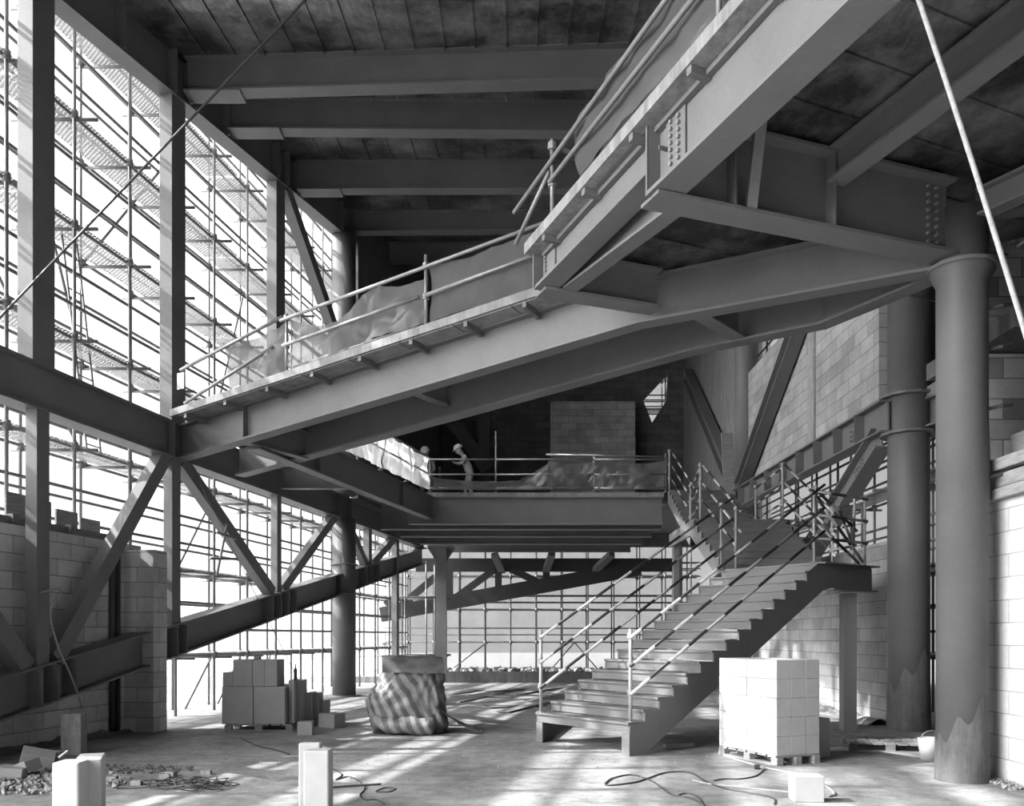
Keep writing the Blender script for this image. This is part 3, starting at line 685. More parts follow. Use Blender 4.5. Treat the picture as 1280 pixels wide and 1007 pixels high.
# ================================================================== RAILINGS
def railing(name, lab, posts, hs, ph, mat=STRIPE, r=.024, group=None, ext=(0, 0), postmat=POST, cat='railing'):
    """posts: base points; rails run through all posts at heights hs"""
    posts = [V(p) for p in posts]
    rt = empty(name, posts[0], lab, cat, group)
    for i, p in enumerate(posts):
        if ph[i] <= 0: continue
        po_ = MB().tube([p, p + UP * ph[i]], r * 1.05, 8).build('post', postmat, rt, smooth=True)
        for h in hs: MB().tube([p + UP * (h - .035), p + UP * (h + .035)], r * 1.9, 8).build('coupler', BOLT, po_)
        MB().disc(p + UP * .006, UP, .07, .012, 10).build('base_plate', BOLT, po_)
    for h in hs:
        a = [p + UP * h for p in posts]
        off = (posts[1] - posts[0]).cross(UP).normalized() * (r * 2)
        for i in range(len(a) - 1):
            p0, p1 = a[i] + off, a[i + 1] + off; d = (p1 - p0).normalized()
            if i == 0: p0 = p0 - d * ext[0]
            if i == len(a) - 2: p1 = p1 + d * ext[1]
            MB().tube([p0, p1], r, 8).build('rail', mat, rt, smooth=True, uvaxis=(p0, d, 3 + random.random() * .6))
    return rt
HS = (.4, .78, 1.16)
railing('stair_railing', 'striped tube railing along the right side of the lowest stair flight', [S0 + GO * .25 + W1 * .06 + UP * TZ, P15 + W1 * .06 + GO * .05 + UP * LZ], HS, (1.25, 1.2), ext=(0.05, .25))
railing('stair_railing', 'striped tube railing along the left side of the lowest stair flight', [S0 + WV - W1 * .06 + GO * .1 + UP * TZ, Q15 - W1 * .06 - GO * .1 + UP * LZ], HS, (1.25, 1.2), ext=(0.05, .3))
railing('landing_railing', 'striped railing along the outer edge of the first stair landing', [P15 + D1 * .05 + W1 * .08 + UP * LZ, P15 + D1 * 1.5 + W1 * .06 + UP * LZ, V((5.95, 16.35, LZ))], HS, (1.2, 1.2, 1.2), ext=(.2, .2))
railing('stair_railing', 'striped railing on the wall side of the middle stair flight', [V((5.9, 16.45, LZ)), V((5.72, 18.6, L2))], HS, (0, 1.15), ext=(.25, .1))
railing('stair_railing', 'striped railing on the inner side of the middle stair flight', [V((4.15, 16.3, LZ)), V((3.98, 18.6, L2))], HS, (1.15, 1.15), ext=(.15, .05))
railing('landing_railing', 'striped railing on the inner edge of the second landing', [V((3.95, 18.62, L2)), V((4.3, 21.2, L2))], HS, (0, 1.1), ext=(0, .1))
railing('landing_railing', 'striped railing on the wall edge of the second landing', [V((5.75, 18.62, L2)), V((5.9, 21.3, L2))], HS, (0, 1.1), ext=(0, .1))
railing('stair_railing', 'striped railing on the inner side of the topmost stair flight', [V((4.4, 21.5, L2)), V((4.4, 24.6, DZ))], HS, (0, 1.15), ext=(0, .05))
# loose clutter of clamped tubes at the landing corner
ct = empty('clamped_tubes', P15 + D1 * 1.2 + UP * LZ, 'tangle of clamped tubes at the corner of the first landing', 'tubes')
for a, b in (((.1, .1, 1.15), (1.35, -.05, .05)), ((.15, .12, .7), (1.3, 0, 0.03)), ((.0, .0, 1.2), (1.4, .1, .6)), ((.5, -.1, .95), (1.45, .2, .35)), ((1.2, .05, 0), (1.25, .05, 1.15))):
    f_ = lambda q: P15 + D1 * q[0] + W1 * (q[1] + .05) + UP * (LZ + .02 + q[2])
    p0, p1 = f_(a), f_(b); MB().tube([p0, p1], .026, 8).build('tube', STRIPE, ct, smooth=True, uvaxis=(p0, (p1 - p0).normalized(), 2 + random.random()))
    MB().tube([p0 - (p1 - p0).normalized() * .0, p0 + (p1 - p0).normalized() * .1], .045, 8).build('coupler', BOLT, ct)

# railings and nets of the ramps and the upper deck
def rtop(s): return rz(s) + BD + .125
rs = [.35, 2.85, 5.5, 8.0]
rail1 = empty('guard_rail', lp(rs[0], OV - .06, rtop(rs[0])), 'tube guard rail along the front edge of the lower ramp', 'railing')
for s in rs[1:3]:
    p = MB().tube([lp(s, OV - .06, rtop(s)), lp(s, OV - .06, rtop(s) + (1.02 if s > 5 else .92))], .026, 8).build('post', TUBE if s > 5 else BOLT, rail1, smooth=True)
    for h in (.42, .86): MB().tube([lp(s, OV - .06, rtop(s) + h - .04), lp(s, OV - .06, rtop(s) + h + .04)], .05, 8).build('coupler', BOLT, p)
MB().tube([lp(.5, OV - .02, rtop(.5) + .62), lp(2.8, OV - .02, rtop(2.8) + .88)], .028, 8).build('rail', TUBE, rail1, smooth=True)
MB().tube([lp(2.75, OV - .02, rtop(2.75) + .83), lp(8.9, OV - .02, rtop(8.9) + .86)], .028, 8).build('rail', TUBE, rail1, smooth=True)
MB().tube([lp(.6, OV - .02, rtop(.6) + .03), lp(2.6, OV - .02, rtop(2.6) + .46)], .028, 8).build('rail', TUBE, rail1, smooth=True)
MB().tube([lp(2.8, OV - .02, rtop(2.8) + .42), lp(5.4, OV - .02, rtop(5.4) + .43)], .028, 8).build('rail', TUBE, rail1, smooth=True)
MB().tube([lp(5.5, OV - .02, rtop(5.5) + .42), lp(7.7, OV - .02, rtop(7.7) + .45)], .028, 8).build('rail', TUBE, rail1, smooth=True)
MB().tube([lp(2.9, OV - .1, rtop(2.9) + .06), lp(5.2, OV - .1, rtop(5.2) + .06)], .024, 8).build('rail', TUBE, rail1, smooth=True)
rear = empty('guard_rail', lp(4.0, RV + .1, rtop(4)), 'guard rail along the rear edge of the lower ramp, seen over the netting', 'railing')
for s in (2.2, 4.9, 7.0): MB().tube([lp(s, RV + .1, rtop(s)), lp(s, RV + .1, rtop(s) + 1.05)], .026, 8).build('post', TUBE, rear, smooth=True)
for h in (.5, .95): MB().tube([lp(1.2, RV + .1, rtop(1.2) + h), lp(7.6, RV + .1, rtop(7.6) + h)], .026, 8).build('rail', TUBE, rear, smooth=True)

def net(name, lab, top, bot, L, mat=NET, amp=.05, seed=0, nv=16, nu=70, nrm=LN, group=None):
    """cloth from top(f) to bot(f); folds hang from the tie points"""
    amp = amp * 1.5
    def fn(a, b):
        p = top(a).lerp(bot(a), b)
        w = noise.noise(V((a * L * 2.6 + seed, b * 1.2 + a * L * .5, seed))) * amp + noise.noise(V((a * L * 7 + seed, b * 3, seed + 5))) * amp * .45
        w += math.sin(a * L * 3.1 + b * 5 + seed) * amp * .35
        w += (.5 - abs(noise.noise(V((a * L * 2.2 + b * 1.7 + seed, b * .9 - a * L * .6, seed + 9)))) ** .7) * amp * 1.3
        return p + V(nrm) * w
    return thing(MB().grid(fn, nu, nv), name, mat, lab, 'netting', group, smooth=True)
def scallop(a, n, d): f = (a * n) % 1; return d * 4 * f * (1 - f)
net('debris_net', 'crumpled translucent netting on the lower end of the ramp railing', lambda a: lp(1.5 + a * 1.35, OV - .09, rtop(1.5 + a * 1.35) + .82 - scallop(a, 1, .1)), lambda a: lp(1.6 + a * 1.25, OV - .09, rtop(1.6 + a * 1.25) + .02), 1.4, amp=.06, seed=2, nu=40)
net('debris_net', 'sagging translucent netting between the two posts of the ramp railing', lambda a: lp(2.9 + a * 2.6, OV - .1, rtop(2.9 + a * 2.6) + .84 - scallop(a, 1.6, .28) * (1 if a < .63 else .4)), lambda a: lp(2.9 + a * 2.6, OV - .1, rtop(2.9 + a * 2.6) + .05), 2.6, amp=.07, seed=9)
net('debris_net', 'taut grey netting on the upper end of the lower ramp railing', lambda a: lp(5.55 + a * 2.75, OV - .1, rtop(5.55 + a * 2.75) + .84 - scallop(a, 1, .06)), lambda a: lp(5.55 + a * 2.75, OV - .1, rtop(5.55 + a * 2.75) + .04), 2.7, amp=.03, seed=21)
def utop(t): return ez(t) + .135
rail2 = empty('guard_rail', up(.6, -.2, utop(.6)), 'tube guard rail along the edge of the upper ramp', 'railing')
p = MB().tube([up(.6, -.2, utop(.6)), up(.6, -.2, utop(.6) + .88)], .026, 8).build('post', TUBE, rail2, smooth=True)
for h in (.38, .8): MB().tube([up(.6, -.2, utop(.6) + h - .04), up(.6, -.2, utop(.6) + h + .04)], .05, 8).build('coupler', BOLT, p)
MB().tube([up(.55, -.16, utop(.6) + .84), up(.62, .6, utop(.6) + .7)], .026, 8).build('transom', BOLT, p)
for t0, h0, t1, h1 in ((-.35, .55, 9.0, 1.0), (.6, .38, 9.0, .46), (-.3, .14, .6, .5)):
    MB().tube([up(t0, -.24, utop(t0) + h0), up(t1, -.24, utop(t1) + h1)], .027, 8).build('rail', TUBE, rail2, smooth=True)
for t in (3.6, 6.4): MB().tube([up(t, -.2, utop(t)), up(t, -.2, utop(t) + 1.0)], .026, 8).build('post', TUBE, rail2, smooth=True)
net('debris_net', 'grey netting stretched along the upper ramp railing', lambda a: up(1.0 + a * 8, -.18, utop(1 + a * 8) + .78 + .1 * a), lambda a: up(1.15 + a * 7.9, -.16, utop(1 + a * 8) + .16 + .1 * math.sin(a * 23) * noise.noise(V((a * 9, 0, 3)))), 8, amp=.035, seed=33, nrm=UN, nu=110)
net('debris_net', 'second strip of netting bunched low on the upper ramp edge', lambda a: up(1.5 + a * 7, -.12, utop(1.5 + a * 7) + .3 + .05 * math.sin(a * 17)), lambda a: up(1.5 + a * 7, -.05, utop(1.5 + a * 7) + .02), 7, amp=.06, seed=41, nrm=UN, nu=90)

railing('guard_rail', 'tube guard rail along the front edge of the upper deck', [V((-2.3, 24.62, DZ)), V((-.45, 24.62, DZ)), V((2.3, 24.62, DZ)), V((4.3, 24.62, DZ))], (.12, .5, .92), (.98, 1.72, 1.0, 1.1), TUBE, .024, postmat=TUBE)
net('debris_net', 'grey netting drooping from the left half of the upper deck railing', lambda a: V((-2.2 + a * 3.2, 24.55, DZ + .42 - scallop(a, 1, .12) + .38 * max(0, a - .75) * 4)), lambda a: V((-2.2 + a * 3.2, 24.55, DZ + .06)), 3.2, amp=.05, seed=50, nrm=(0, 1, 0))
net('debris_net', 'grey netting tied to the right half of the upper deck railing', lambda a: V((1.0 + a * 3.25, 24.55, DZ + .88 - scallop(a, 2, .08))), lambda a: V((1.0 + a * 3.25, 24.55, DZ + .08)), 3.2, amp=.05, seed=57, nrm=(0, 1, 0))
WK = lambda f: V((-4.4 + 2.05 * f, 16.3 + 8.25 * f, DZ))
railing('guard_rail', 'tube guard rail along the walkway leading to the upper deck', [WK(.35), WK(.6), WK(.8), WK(.98)], (.5, .95), (1.0, 1.0, 1.0, 0), BOLT, .024, postmat=BOLT)
net('debris_net', 'netting on the walkway railing in front of the upper room', lambda a: WK(.36 + a * .62) + V((.05, 0, .93 - scallop(a, 3, .05))), lambda a: WK(.36 + a * .62) + V((.05, 0, .03)), 5, amp=.05, seed=63, nrm=(1, -.2, 0))
thing(MB().tube([V((.95, 24.55, DZ + 1.05)), V((4.2, 24.5, DZ + .98))], .026, 8), 'loose_tube', TUBE, 'loose tube laid along the top of the upper deck railing', 'tube', smooth=True)

# ================================================================== SCAFFOLDS AND SITE SHEETING
LIFTS = (1.2, 2.95, 4.75, 6.56, 8.43, 10.25, 12.1)
def scaffold(lab, P, us, Lr, lifts, rails, off_in, off_out, ztop, z0=-.4, board=True, tr=None, r=.031, braces=()):
    """P(u, z, off) gives a point; us are the places of the standards, Lr the run of the ledgers"""
    sc = empty('scaffold', P(us[0], z0, off_in), lab, 'scaffold')
    for off in (off_in, off_out):
        for u in us:
            m = MB().tube([P(u, z0, off), P(u, ztop, off)], r, 7)
            for z in lifts: m.tube([P(u, z - .07, off), P(u, z + .07, off)], r * 2.0, 6)
            m.disc(P(u, z0 + .01, off), UP, .08, .02, 8)
            m.build('standard', GALV, sc, smooth=True)
        for z in lifts:
            for dz in rails:
                o_ = off + (r * 1.6 if off == off_in else -r * 1.6)
                jit = random.uniform(-.02, .02)
                MB().tube([P(Lr[0], z + dz + jit, o_), P(Lr[1], z + dz - jit, o_)], r * .95, 6).build('ledger', GALV, sc, smooth=True)
    for z in lifts:
        for u in (tr or us):
            MB().tube([P(u + .06, z - .05, off_in - .35), P(u + .06, z - .05, off_out + .2)], r * .95, 6).build('transom', GALV, sc, smooth=True)
        if board:
            n = max(2, int((Lr[1] - Lr[0]) / 6.0))
            for i in range(n):
                a = Lr[0] + (Lr[1] - Lr[0]) * i / n; b = Lr[0] + (Lr[1] - Lr[0]) * (i + .985) / n
                for k in range(2):
                    o_ = off_in + .16 + k * .38
                    p0, p1 = P(a, z + .03, o_), P(b, z + .03, o_); q = (P(a, z, o_ + .17) - P(a, z, o_ - .17)) / 2
                    MB().obox((p0 + p1) / 2, (p1 - p0) / 2, q, (0, 0, .02)).build('deck_board', MESHB, sc)
    for (u0, za, u1, zb, o_) in braces:
        MB().tube([P(u0, za, o_), P(u1, zb, o_)], r * .95, 6).build('brace', GALV, sc, smooth=True)
    return sc
us_ = [8.6 + 1.5 * i for i in range(-1, 17)]
scaffold('tube scaffold standing outside the steel frame along the whole left side', lambda u, z, o: PL(u, z, o), us_, (7.0, 33.4), LIFTS, (0, .55, 1.1), 1.2, 2.1, 14.2,
         tr=us_[1:13], braces=((13.1, 8.43, 16.1, 4.75, 2.0), (14.6, 10.25, 16.1, 6.56, 2.05), (17.6, 1.2, 20.6, 4.75, 2.05), (19.1, -.3, 20.6, 1.2, 2.0), (22.1, 1.2, 20.6, -.3, 2.05), (23.6, 1.2, 22.8, -.3, 2.0), (16.1, 8.43, 19.1, 12.1, 2.05), (20.6, 6.56, 22.1, 10.25, 2.0)))
scaffold('tube scaffold across the back behind the rear truss', lambda u, z, o: V((u, 34.5 + o, z)), [-5.1 + 1.01 * i for i in range(13)], (-5.6, 7.4), (1.36, 2.64, 3.95, 9.2, 10.5, 11.8), (0, .3, .56), 0, .8, 13.4, z0=.2, tr=[-5.1 + 2.02 * i for i in range(6)], r=.028,
         braces=((-2.5, .2, -1, 1.36, .7), (1.5, .2, 2.5, 1.36, .7), (3.5, .2, 2.5, 1.36, .7)))
scaffold('tube scaffold outside the right block wall', lambda u, z, o: V((8.0 + o, u, z)), [15.6 + 1.5 * i for i in range(10)], (14.0, 30.0), (1.2, 2.95, 4.75, 6.56, 8.43, 10.25), (0, .5, 1.0), 0, .9, 12.5, tr=[15.6 + 3 * i for i in range(5)])
# back-corner standards close to the round column
sc_ = empty('scaffold', (-3.5, 31.8, -.4), 'short scaffold tower in the far left corner beside the round column', 'scaffold')
for x, y in ((-4.1, 31.5), (-3.1, 31.8), (-2.9, 33.0), (-4.0, 32.9), (-2.65, 31.9)):
    MB().tube([(x, y, -.4), (x, y, 4.3)], .035, 7).build('standard', TUBE, sc_, smooth=True)
for z in (.9, 3.0):
    MB().tube([(-5.5, 31.45, z), (-2.3, 31.75, z)], .04, 7).build('ledger', TUBE, sc_, smooth=True); MB().tube([(-4.5, 32.9, z), (-2.3, 33.1, z)], .04, 7).build('ledger', TUBE, sc_, smooth=True)

def sheet(lab, P, a0, a1, z0, z1, nrm, nu, nv, seed, mat=SHEET, amp=.06):
    def fn(a, b):
        u = a0 + (a1 - a0) * a; z = z0 + (z1 - z0) * b
        w = noise.noise(V((u * .9, z * .5, seed))) * amp + noise.noise(V((u * 2.6, z * 1.1, seed + 3))) * amp * .5 + abs(math.sin(u * math.pi / 1.5)) * amp * .6
        return P(u, z) + V(nrm) * w
    return thing(MB().grid(fn, nu, nv), 'site_sheet', mat, lab, 'sheeting', smooth=True)
SHEETB = m_sheet('grey_white_sheeting', 0.28, 0.25, .4)
sheet('white translucent sheeting hung behind the left scaffold', lambda u, z: PL(u, z, 2.45), 3.5, 35.6, -.35, 14.4, -PN, 200, 40, 1)
sheet('grey-white sheeting hung behind the rear scaffold', lambda u, z: V((u, 35.7, z)), -5.0, 10.5, .15, 13.8, (0, 1, 0), 80, 26, 5, SHEETB)
sheet('white sheeting hung behind the right scaffold', lambda u, z: V((9.3, u, z)), 15.6, 35.6, -.35, 13.0, (1, 0, 0), 100, 30, 8)

# ================================================================== THINGS ON THE FLOOR
def blk(name, lab, c, a, b, h, group=None, yaw=0, tilt=None, mat=BLOCK, cat='block', bevel=.008):
    """block of size a x b x h resting with its base centre at c, turned by yaw"""
    m = MB().obox((0, 0, h / 2), (a / 2, 0, 0), (0, b / 2, 0), (0, 0, h / 2))
    o = m.build(name, mat, bevel=bevel, origin=(0, 0, 0)); o.location = c; o.rotation_euler = (tilt[0] if tilt else 0, tilt[1] if tilt else 0, yaw)
    return tag(o, lab, cat, group)
def pallet(name, lab, c, dx, dy, yaw, boards=6, broken=False):
    p = empty(name, c, lab, 'pallet'); p.rotation_euler.z = yaw
    def pt(m, nm):
        o = m.build(nm, WOOD, origin=(0, 0, 0)); o.parent = p; o.location = (0, 0, 0); return o
    for i in range(3):
        y = (-.5 + i / 2) * (dy - .1)
        pt(MB().box(-dx / 2, dx / 2, y - .05, y + .05, 0, .018), 'bottom_board')
        for k in range(3):
            x = (-.5 + k / 2) * (dx - .12); pt(MB().box(x - .06, x + .06, y - .045, y + .045, .018, .095), 'spacer_block')
    for i in range(boards):
        x = (-.5 + (i + .5) / boards) * dx; pt(MB().box(x - dx / boards * .4, x + dx / boards * .4, -dy / 2, dy / 2, .095, .118), 'deck_plank')
    return p
# pallet of white blocks right of the stairs
PR, FD = V((3.27, 10.86, 0)), V((-.385, .923, 0)).normalized(); RD = V((FD.y, -FD.x, 0))
cR = PR + FD * .6 + RD * .34; yawR = math.atan2(FD.y, FD.x)
pallet('pallet', 'timber pallet carrying the tall white block stack right of the stairs', cR, 1.2, .68, yawR)
hB = .236
for k in range(5):
    for i in range(2):
        for j in range(3):
            c = cR + FD * ((i - .5) * .592) - RD * ((j - 1) * .224) + UP * (.12 + k * (hB + .002)) + FD * random.uniform(-.003, .003)
            pos = ('near', 'far')[i]; lay = ('bottom', 'second', 'middle', 'fourth', 'top')[k]
            blk('concrete_block', 'smooth white block in the %s layer of the tall stack right of the stairs' % lay, c, .588, .221, hB, 'white blocks in the tall stack, %s layer' % lay, yawR, bevel=.004)
blk('concrete_block', 'grey-white block standing on the floor behind the tall white stack', V((4.05, 11.75, 0)), .24, .3, .52, None, .3)
# left stack on its pallet
yl = 14.85
pallet('pallet', 'timber pallet under the grey block stack at the left, by the scaffold', V((-4.28, yl + .55, 0)), 1.15, 1.1, 0)
def fx(u, Y): return (u - CX) * Y / F
for i, (xa, xb) in enumerate(((-4.9, -4.37), (-4.365, -3.83))):
    for j in range(6):
        y = yl + .06 + j * .185
        blk('concrete_block', 'grey block on end in the %s row of the low stack at the left' % ('left', 'right')[i], V(((xa + xb) / 2, y + .03, .12)), xb - xa - .006, .178, .63, 'grey blocks on end, %s row of the low stack' % ('left', 'right')[i], 0, bevel=.005)
for j, (x, y, h) in enumerate(((-3.77, 15.25, .63), (-3.7, 15.45, .62), (-3.6, 15.75, .5), (-3.52, 15.95, .48), (-3.42, 16.1, .34))):
    blk('concrete_block', ('tall narrow slab block at the right side of the low stack', 'second slab block along the right side of the low stack', 'third, lower slab block stepping down beside the low stack', 'fourth slab block stepping down beside the low stack', 'shortest slab block at the end of the low stack')[j], V((x, y, .0 if j > 1 else .12)), .1, .45, h + .1, None, 0, bevel=.005)
for x0, x1, h, lab in ((-4.9, -4.73, .235, 'small block on top of the low stack at its left end'), (-4.725, -4.4, .45, 'block on top of the low stack, left of the middle joint'), (-4.395, -4.2, .45, 'narrow block on top of the low stack, in the middle'), (-4.195, -3.98, .45, 'block on top of the low stack at its right end')):
    blk('concrete_block', lab, V(((x0 + x1) / 2, yl + .3, .754)), x1 - x0, .5, h, None, 0, bevel=.005, mat=BLOCK)
blk('offcut', 'small dark offcut lying on top of the low block stack', V((-4.38, yl + .3, 1.206)), .1, .12, .05, None, 0, mat=RUBBLE, cat='offcut')
bt = empty('bottle', V((-3.76, 15.28, .851)), 'small dark bottle standing on the slab blocks of the low stack', 'bottle')
o = MB().lathe((-3.76, 15.28, .851), [(.028, 0), (.03, .02), (.03, .17), (.012, .21), (.012, .24)], 14).build('body', CABLE, bt, smooth=True)
MB().lathe((-3.76, 15.28, 1.091), [(.014, 0), (.014, .03)], 12).build('cap', PAPER, bt)
blk('concrete_block', 'grey block lying on the floor in front of the low stack', fl(380, 919) + V((0, .12, 0)), .24, .24, .22, None, .1)
blk('concrete_block', 'bright block on the floor right of the low stack, catching the sun', fl(412, 910) + V((0, .2, 0)), .36, .3, .25, None, -.5)
blk('offcut', 'dark offcut between the low stack and the sunlit block', fl(388, 897), .14, .2, .2, None, .2, mat=RUBBLE, cat='offcut')
# upright blocks in the foreground
def fore(lab, u0, u1, v, yaw, dep=.2):
    Y = 1.0 * F / (v - HY); x = ((u0 + u1) / 2 - CX) * Y / F; w = (u1 - u0) * Y / F
    return blk('concrete_block', lab, V((x, Y + dep / 2, 0)), w, dep, .6, None, yaw, bevel=.015)
fore('pale block on end at the lower left, with a bent nail on top', 64, 97, 953, .05, .22)
fb2 = blk('concrete_block', 'chipped pale block on end close behind its neighbour at the lower left', V((-3.52, 7.35, 0)), .2, .42, .6, None, .35, bevel=.012)
thing(MB().tube([(-3.72, 7.22, .605), (-3.66, 7.25, .66)], .009, 6), 'nail', BOLT, 'bent nail lying on the upright block at the lower left', 'nail')
fore('pale block on end in the lower middle, nearer of the two', 379, 411, 938, 0, .2)
fore('pale block on end in the lower middle, peeping out behind the nearer one', 373, 400, 928.5, 0, .12)
blk('concrete_block', 'single white block lying on the floor in front of the tall stack', fl(1013, 1003) + V((0, .12, 0)), .285, .22, .255, None, -.05)
blk('concrete_block', 'grey block post standing against the left block wall', fl(88, 944) + V((0, .1, 0)), .26, .24, .56, None, .12, mat=CONC)
for (u, v, a, b, h, yaw, tl, lab) in ((38, 962, .36, .26, .2, .5, (.3, .25), 'broken block lying tilted over the rubble at the far left'), (22, 972, .4, .22, .14, -.3, (.15, -.3), 'flat broken block in front of the tilted one at the far left'), (8, 975, .3, .3, .12, .2, (0, .1), 'broken block cut off by the left edge of the picture'), (62, 958, .2, .2, .16, .1, None, 'small block just right of the tilted broken block')):
    blk('broken_block', lab, fl(u, v) + V((0, .1, .02)), a, b, h, None, yaw, tl, BLOCK)
for i, (u, v, yaw, lab) in enumerate(((140, 976, .1, 'brick lying leftmost in the scatter behind the chipped block'), (148, 974, -.3, 'brick lying on the second place of the scatter'), (156, 976, .5, 'brick in the middle of the scatter, near the coil'), (171, 981, .05, 'brick lying nearest the viewer in the scatter'), (206, 973, .2, 'dark brick lying just behind the wire coil'), (214, 970, -.2, 'small brick piece at the right of the dark brick'), (258, 968, .1, 'lone brick to the right of the wire coil'))):
    blk('brick', lab, fl(u, v), .11, .09, .055, None, yaw, mat=CONC, cat='brick', bevel=.004)
def gravel(lab, c, rx, ry, n, s, mat, seed):
    rnd = random.Random(seed); m = MB()
    for _ in range(n):
        a, r = rnd.uniform(0, 6.28), rnd.random() ** .6; p = V(c) + V((math.cos(a) * rx * r, math.sin(a) * ry * r, 0)); q = s * rnd.uniform(.4, 1.3)
        ax = V((rnd.uniform(-1, 1), rnd.uniform(-1, 1), rnd.uniform(-1, 1))).normalized(); bx = ax.orthogonal().normalized(); cx_ = ax.cross(bx)
        m.add([p + UP * q * .35 + d for d in (ax * q * .6, -ax * q * .6, bx * q * .5, -bx * q * .5, cx_ * q * .45, -cx_ * q * .45)], [(0, 2, 4), (2, 1, 4), (1, 3, 4), (3, 0, 4), (2, 0, 5), (1, 2, 5), (3, 1, 5), (0, 3, 5)])
    return tag(m.build('gravel', mat), lab, 'gravel', kind='stuff')
gravel('loose stones and chippings scattered at the far left of the floor', fl(40, 980), 1.1, .7, 380, .07, RUBBLE, 3)
gravel('dark grit spread behind the upright blocks at the lower left', fl(150, 962), .9, .35, 260, .035, CONCD, 4)
gravel('fine chippings sprinkled over the middle of the floor', fl(560, 950), 4.2, 2.4, 320, .02, CONC, 5)
gravel('bright rubble on the ground outside under the left scaffold', (-6.6, 19.5, -.4), 1.5, 5.0, 500, .16, RUBBLE, 6)
gravel('stones on the ground behind the kerb at the back', (0, 34.9, .2), 6, .7, 500, .2, RUBBLE, 7)
gravel('crumbs of mortar along the foot of the near right wall', (5.3, 8.6, 0), .16, 1.9, 200, .05, RUBBLE, 8)

# heap under the striped tarpaulin
hp = empty('covered_machine', (-1.72, 14.9, 0), 'bulky load wrapped in a striped tarpaulin in the middle of the floor', 'covered load')
def heap():
    m = MB(); prof = [(0.0, .60, .50, 0, 0), (.12, .64, .54, 0, 0), (.3, .62, .52, -.02, 0), (.5, .64, .50, -.05, 0), (.7, .58, .48, -.03, 0), (.95, .50, .44, .03, 0), (1.08, .44, .40, .06, .0), (1.19, .40, .30, .08, .06), (1.23, .28, .2, .08, .08)]
    n = 72; vs = []
    fr = []
    for i in range(len(prof) - 1):
        for k in range(4):
            f = k / 4; fr.append(tuple(prof[i][q] * (1 - f) + prof[i + 1][q] * f for q in range(5)))
    fr.append(prof[-1])
    for z, a, b, dx, dy in fr:
        for j in range(n):
            t = 2 * math.pi * j / n; c, s_ = math.cos(t), math.sin(t); e = .55
            x = math.copysign(abs(c) ** e, c) * a; y = math.copysign(abs(s_) ** e, s_) * b
            p = V((-1.72 + dx + x, 14.9 + dy + y, z)); out = V((c, s_, 0))
            w = noise.noise(V((t * 5.5 + z * 2.2, z * 1.1, 1))) * .085 + (.5 - abs(noise.noise(V((t * 9 - z * 6, z * 2.0, 7))))) * .09 - .03 + noise.noise(V((t * 22, z * 9, 2))) * .02
            w *= 1 - .5 * (z > 1.1)
            vs.append(p + out * w + UP * w * .25)
    k = len(fr); fs = [(i * n + j, i * n + (j + 1) % n, (i + 1) * n + (j + 1) % n, (i + 1) * n + j) for i in range(k - 1) for j in range(n)]
    m.add(vs, fs + [tuple(range((k - 1) * n, k * n)), tuple(reversed(range(n)))]); return m
heap().build('tarpaulin', TARP, hp, smooth=True)
def flap(a, b):
    x = -2.22 + a * 1.02 + .1 * b; y = 14.98 - b * .62 + .04 * math.sin(a * 6); z = 1.275 - .02 * a - b * .06 - max(0, b - .5) ** 1.6 * .62 + noise.noise(V((a * 5, b * 4, 2))) * .03
    return V((x, y, z))
MB().grid(flap, 26, 16).build('top_flap', TARPD, hp, smooth=True)
ring = []
for i in range(22):
    f = i / 21; ring.append(V((-2.28 + f * 1.02, 14.32 - .12 * f + .03 * math.sin(f * 9), .15 + .02 * math.sin(f * 14))))
rl = MB(); rl.tube(ring, [.15 * (.85 + .2 * noise.noise(V((i * .5, 0, 0))) + (.08 if i > 12 else 0)) for i in range(22)], 18)
rl.v = [p + V((noise.noise(p * 6), noise.noise(p * 6 + V((9, 0, 0))), noise.noise(p * 7))) * .035 for p in rl.v]
rl.v = [V((p.x, p.y, max(p.z, .004))) for p in rl.v]
rl.build('rolled_edge', TARP, hp, smooth=True)
def tail_(a, b): return V((-1.25 + a * .75, 14.4 + b * .75 - a * .1, (1 - a) ** 1.5 * .42 * (1 - b * .25) + .02 + abs(noise.noise(V((a * 4, b * 5, 4)))) * .06))
MB().grid(tail_, 16, 14).build('trailing_corner', TARP, hp, smooth=True)

# boards and sheets lying about mid floor
for i, (u0, v0, u1, v1, w, lab) in enumerate(((566, 878, 624, 866, .35, 'flat board lying left in the scatter beyond the tarpaulin heap'), (600, 884, 668, 880, .9, 'wide plywood sheet lying in the middle of the floor'), (628, 891, 690, 876, .3, 'long board pointing toward the foot of the stairs'), (612, 866, 652, 862, .3, 'short dark board behind the plywood sheet'), (650, 868, 700, 860, .25, 'board lying behind the left stair railing post'), (585, 871, 640, 872, .2, 'narrow lath across the scatter of boards'), (660, 878, 700, 870, .22, 'board lying just left of the lowest steps'), (560, 868, 600, 862, .3, 'thin board nearest the square column'))):
    p0, p1 = fl(u0, v0), fl(u1, v1); h = .03 + .012 * i
    thing(MB().bar(p0 + UP * (h * .5 + .003), p1 + UP * (h * .5 + .003), w, .022), 'board', WOODD if i in (3, 5, 6) else WOOD, lab, 'board')
fp = empty('steel_offcut', fl(850, 934), 'flat steel channel offcut lying under the lowest stair flight', 'offcut')
MB().bar(fl(832, 934) + UP * .02, fl(868, 932) + UP * .02, .14, .03).build('web', STEEL, fp); MB().bar(fl(832, 936) + UP * .04, fl(868, 934) + UP * .04, .02, .06).build('lip', STEEL, fp)
pallet('pallet', 'broken timber pallet lying empty between the two round columns', fl(1118, 938) + V((0, .3, 0)), 1.1, .95, -.25, 7)
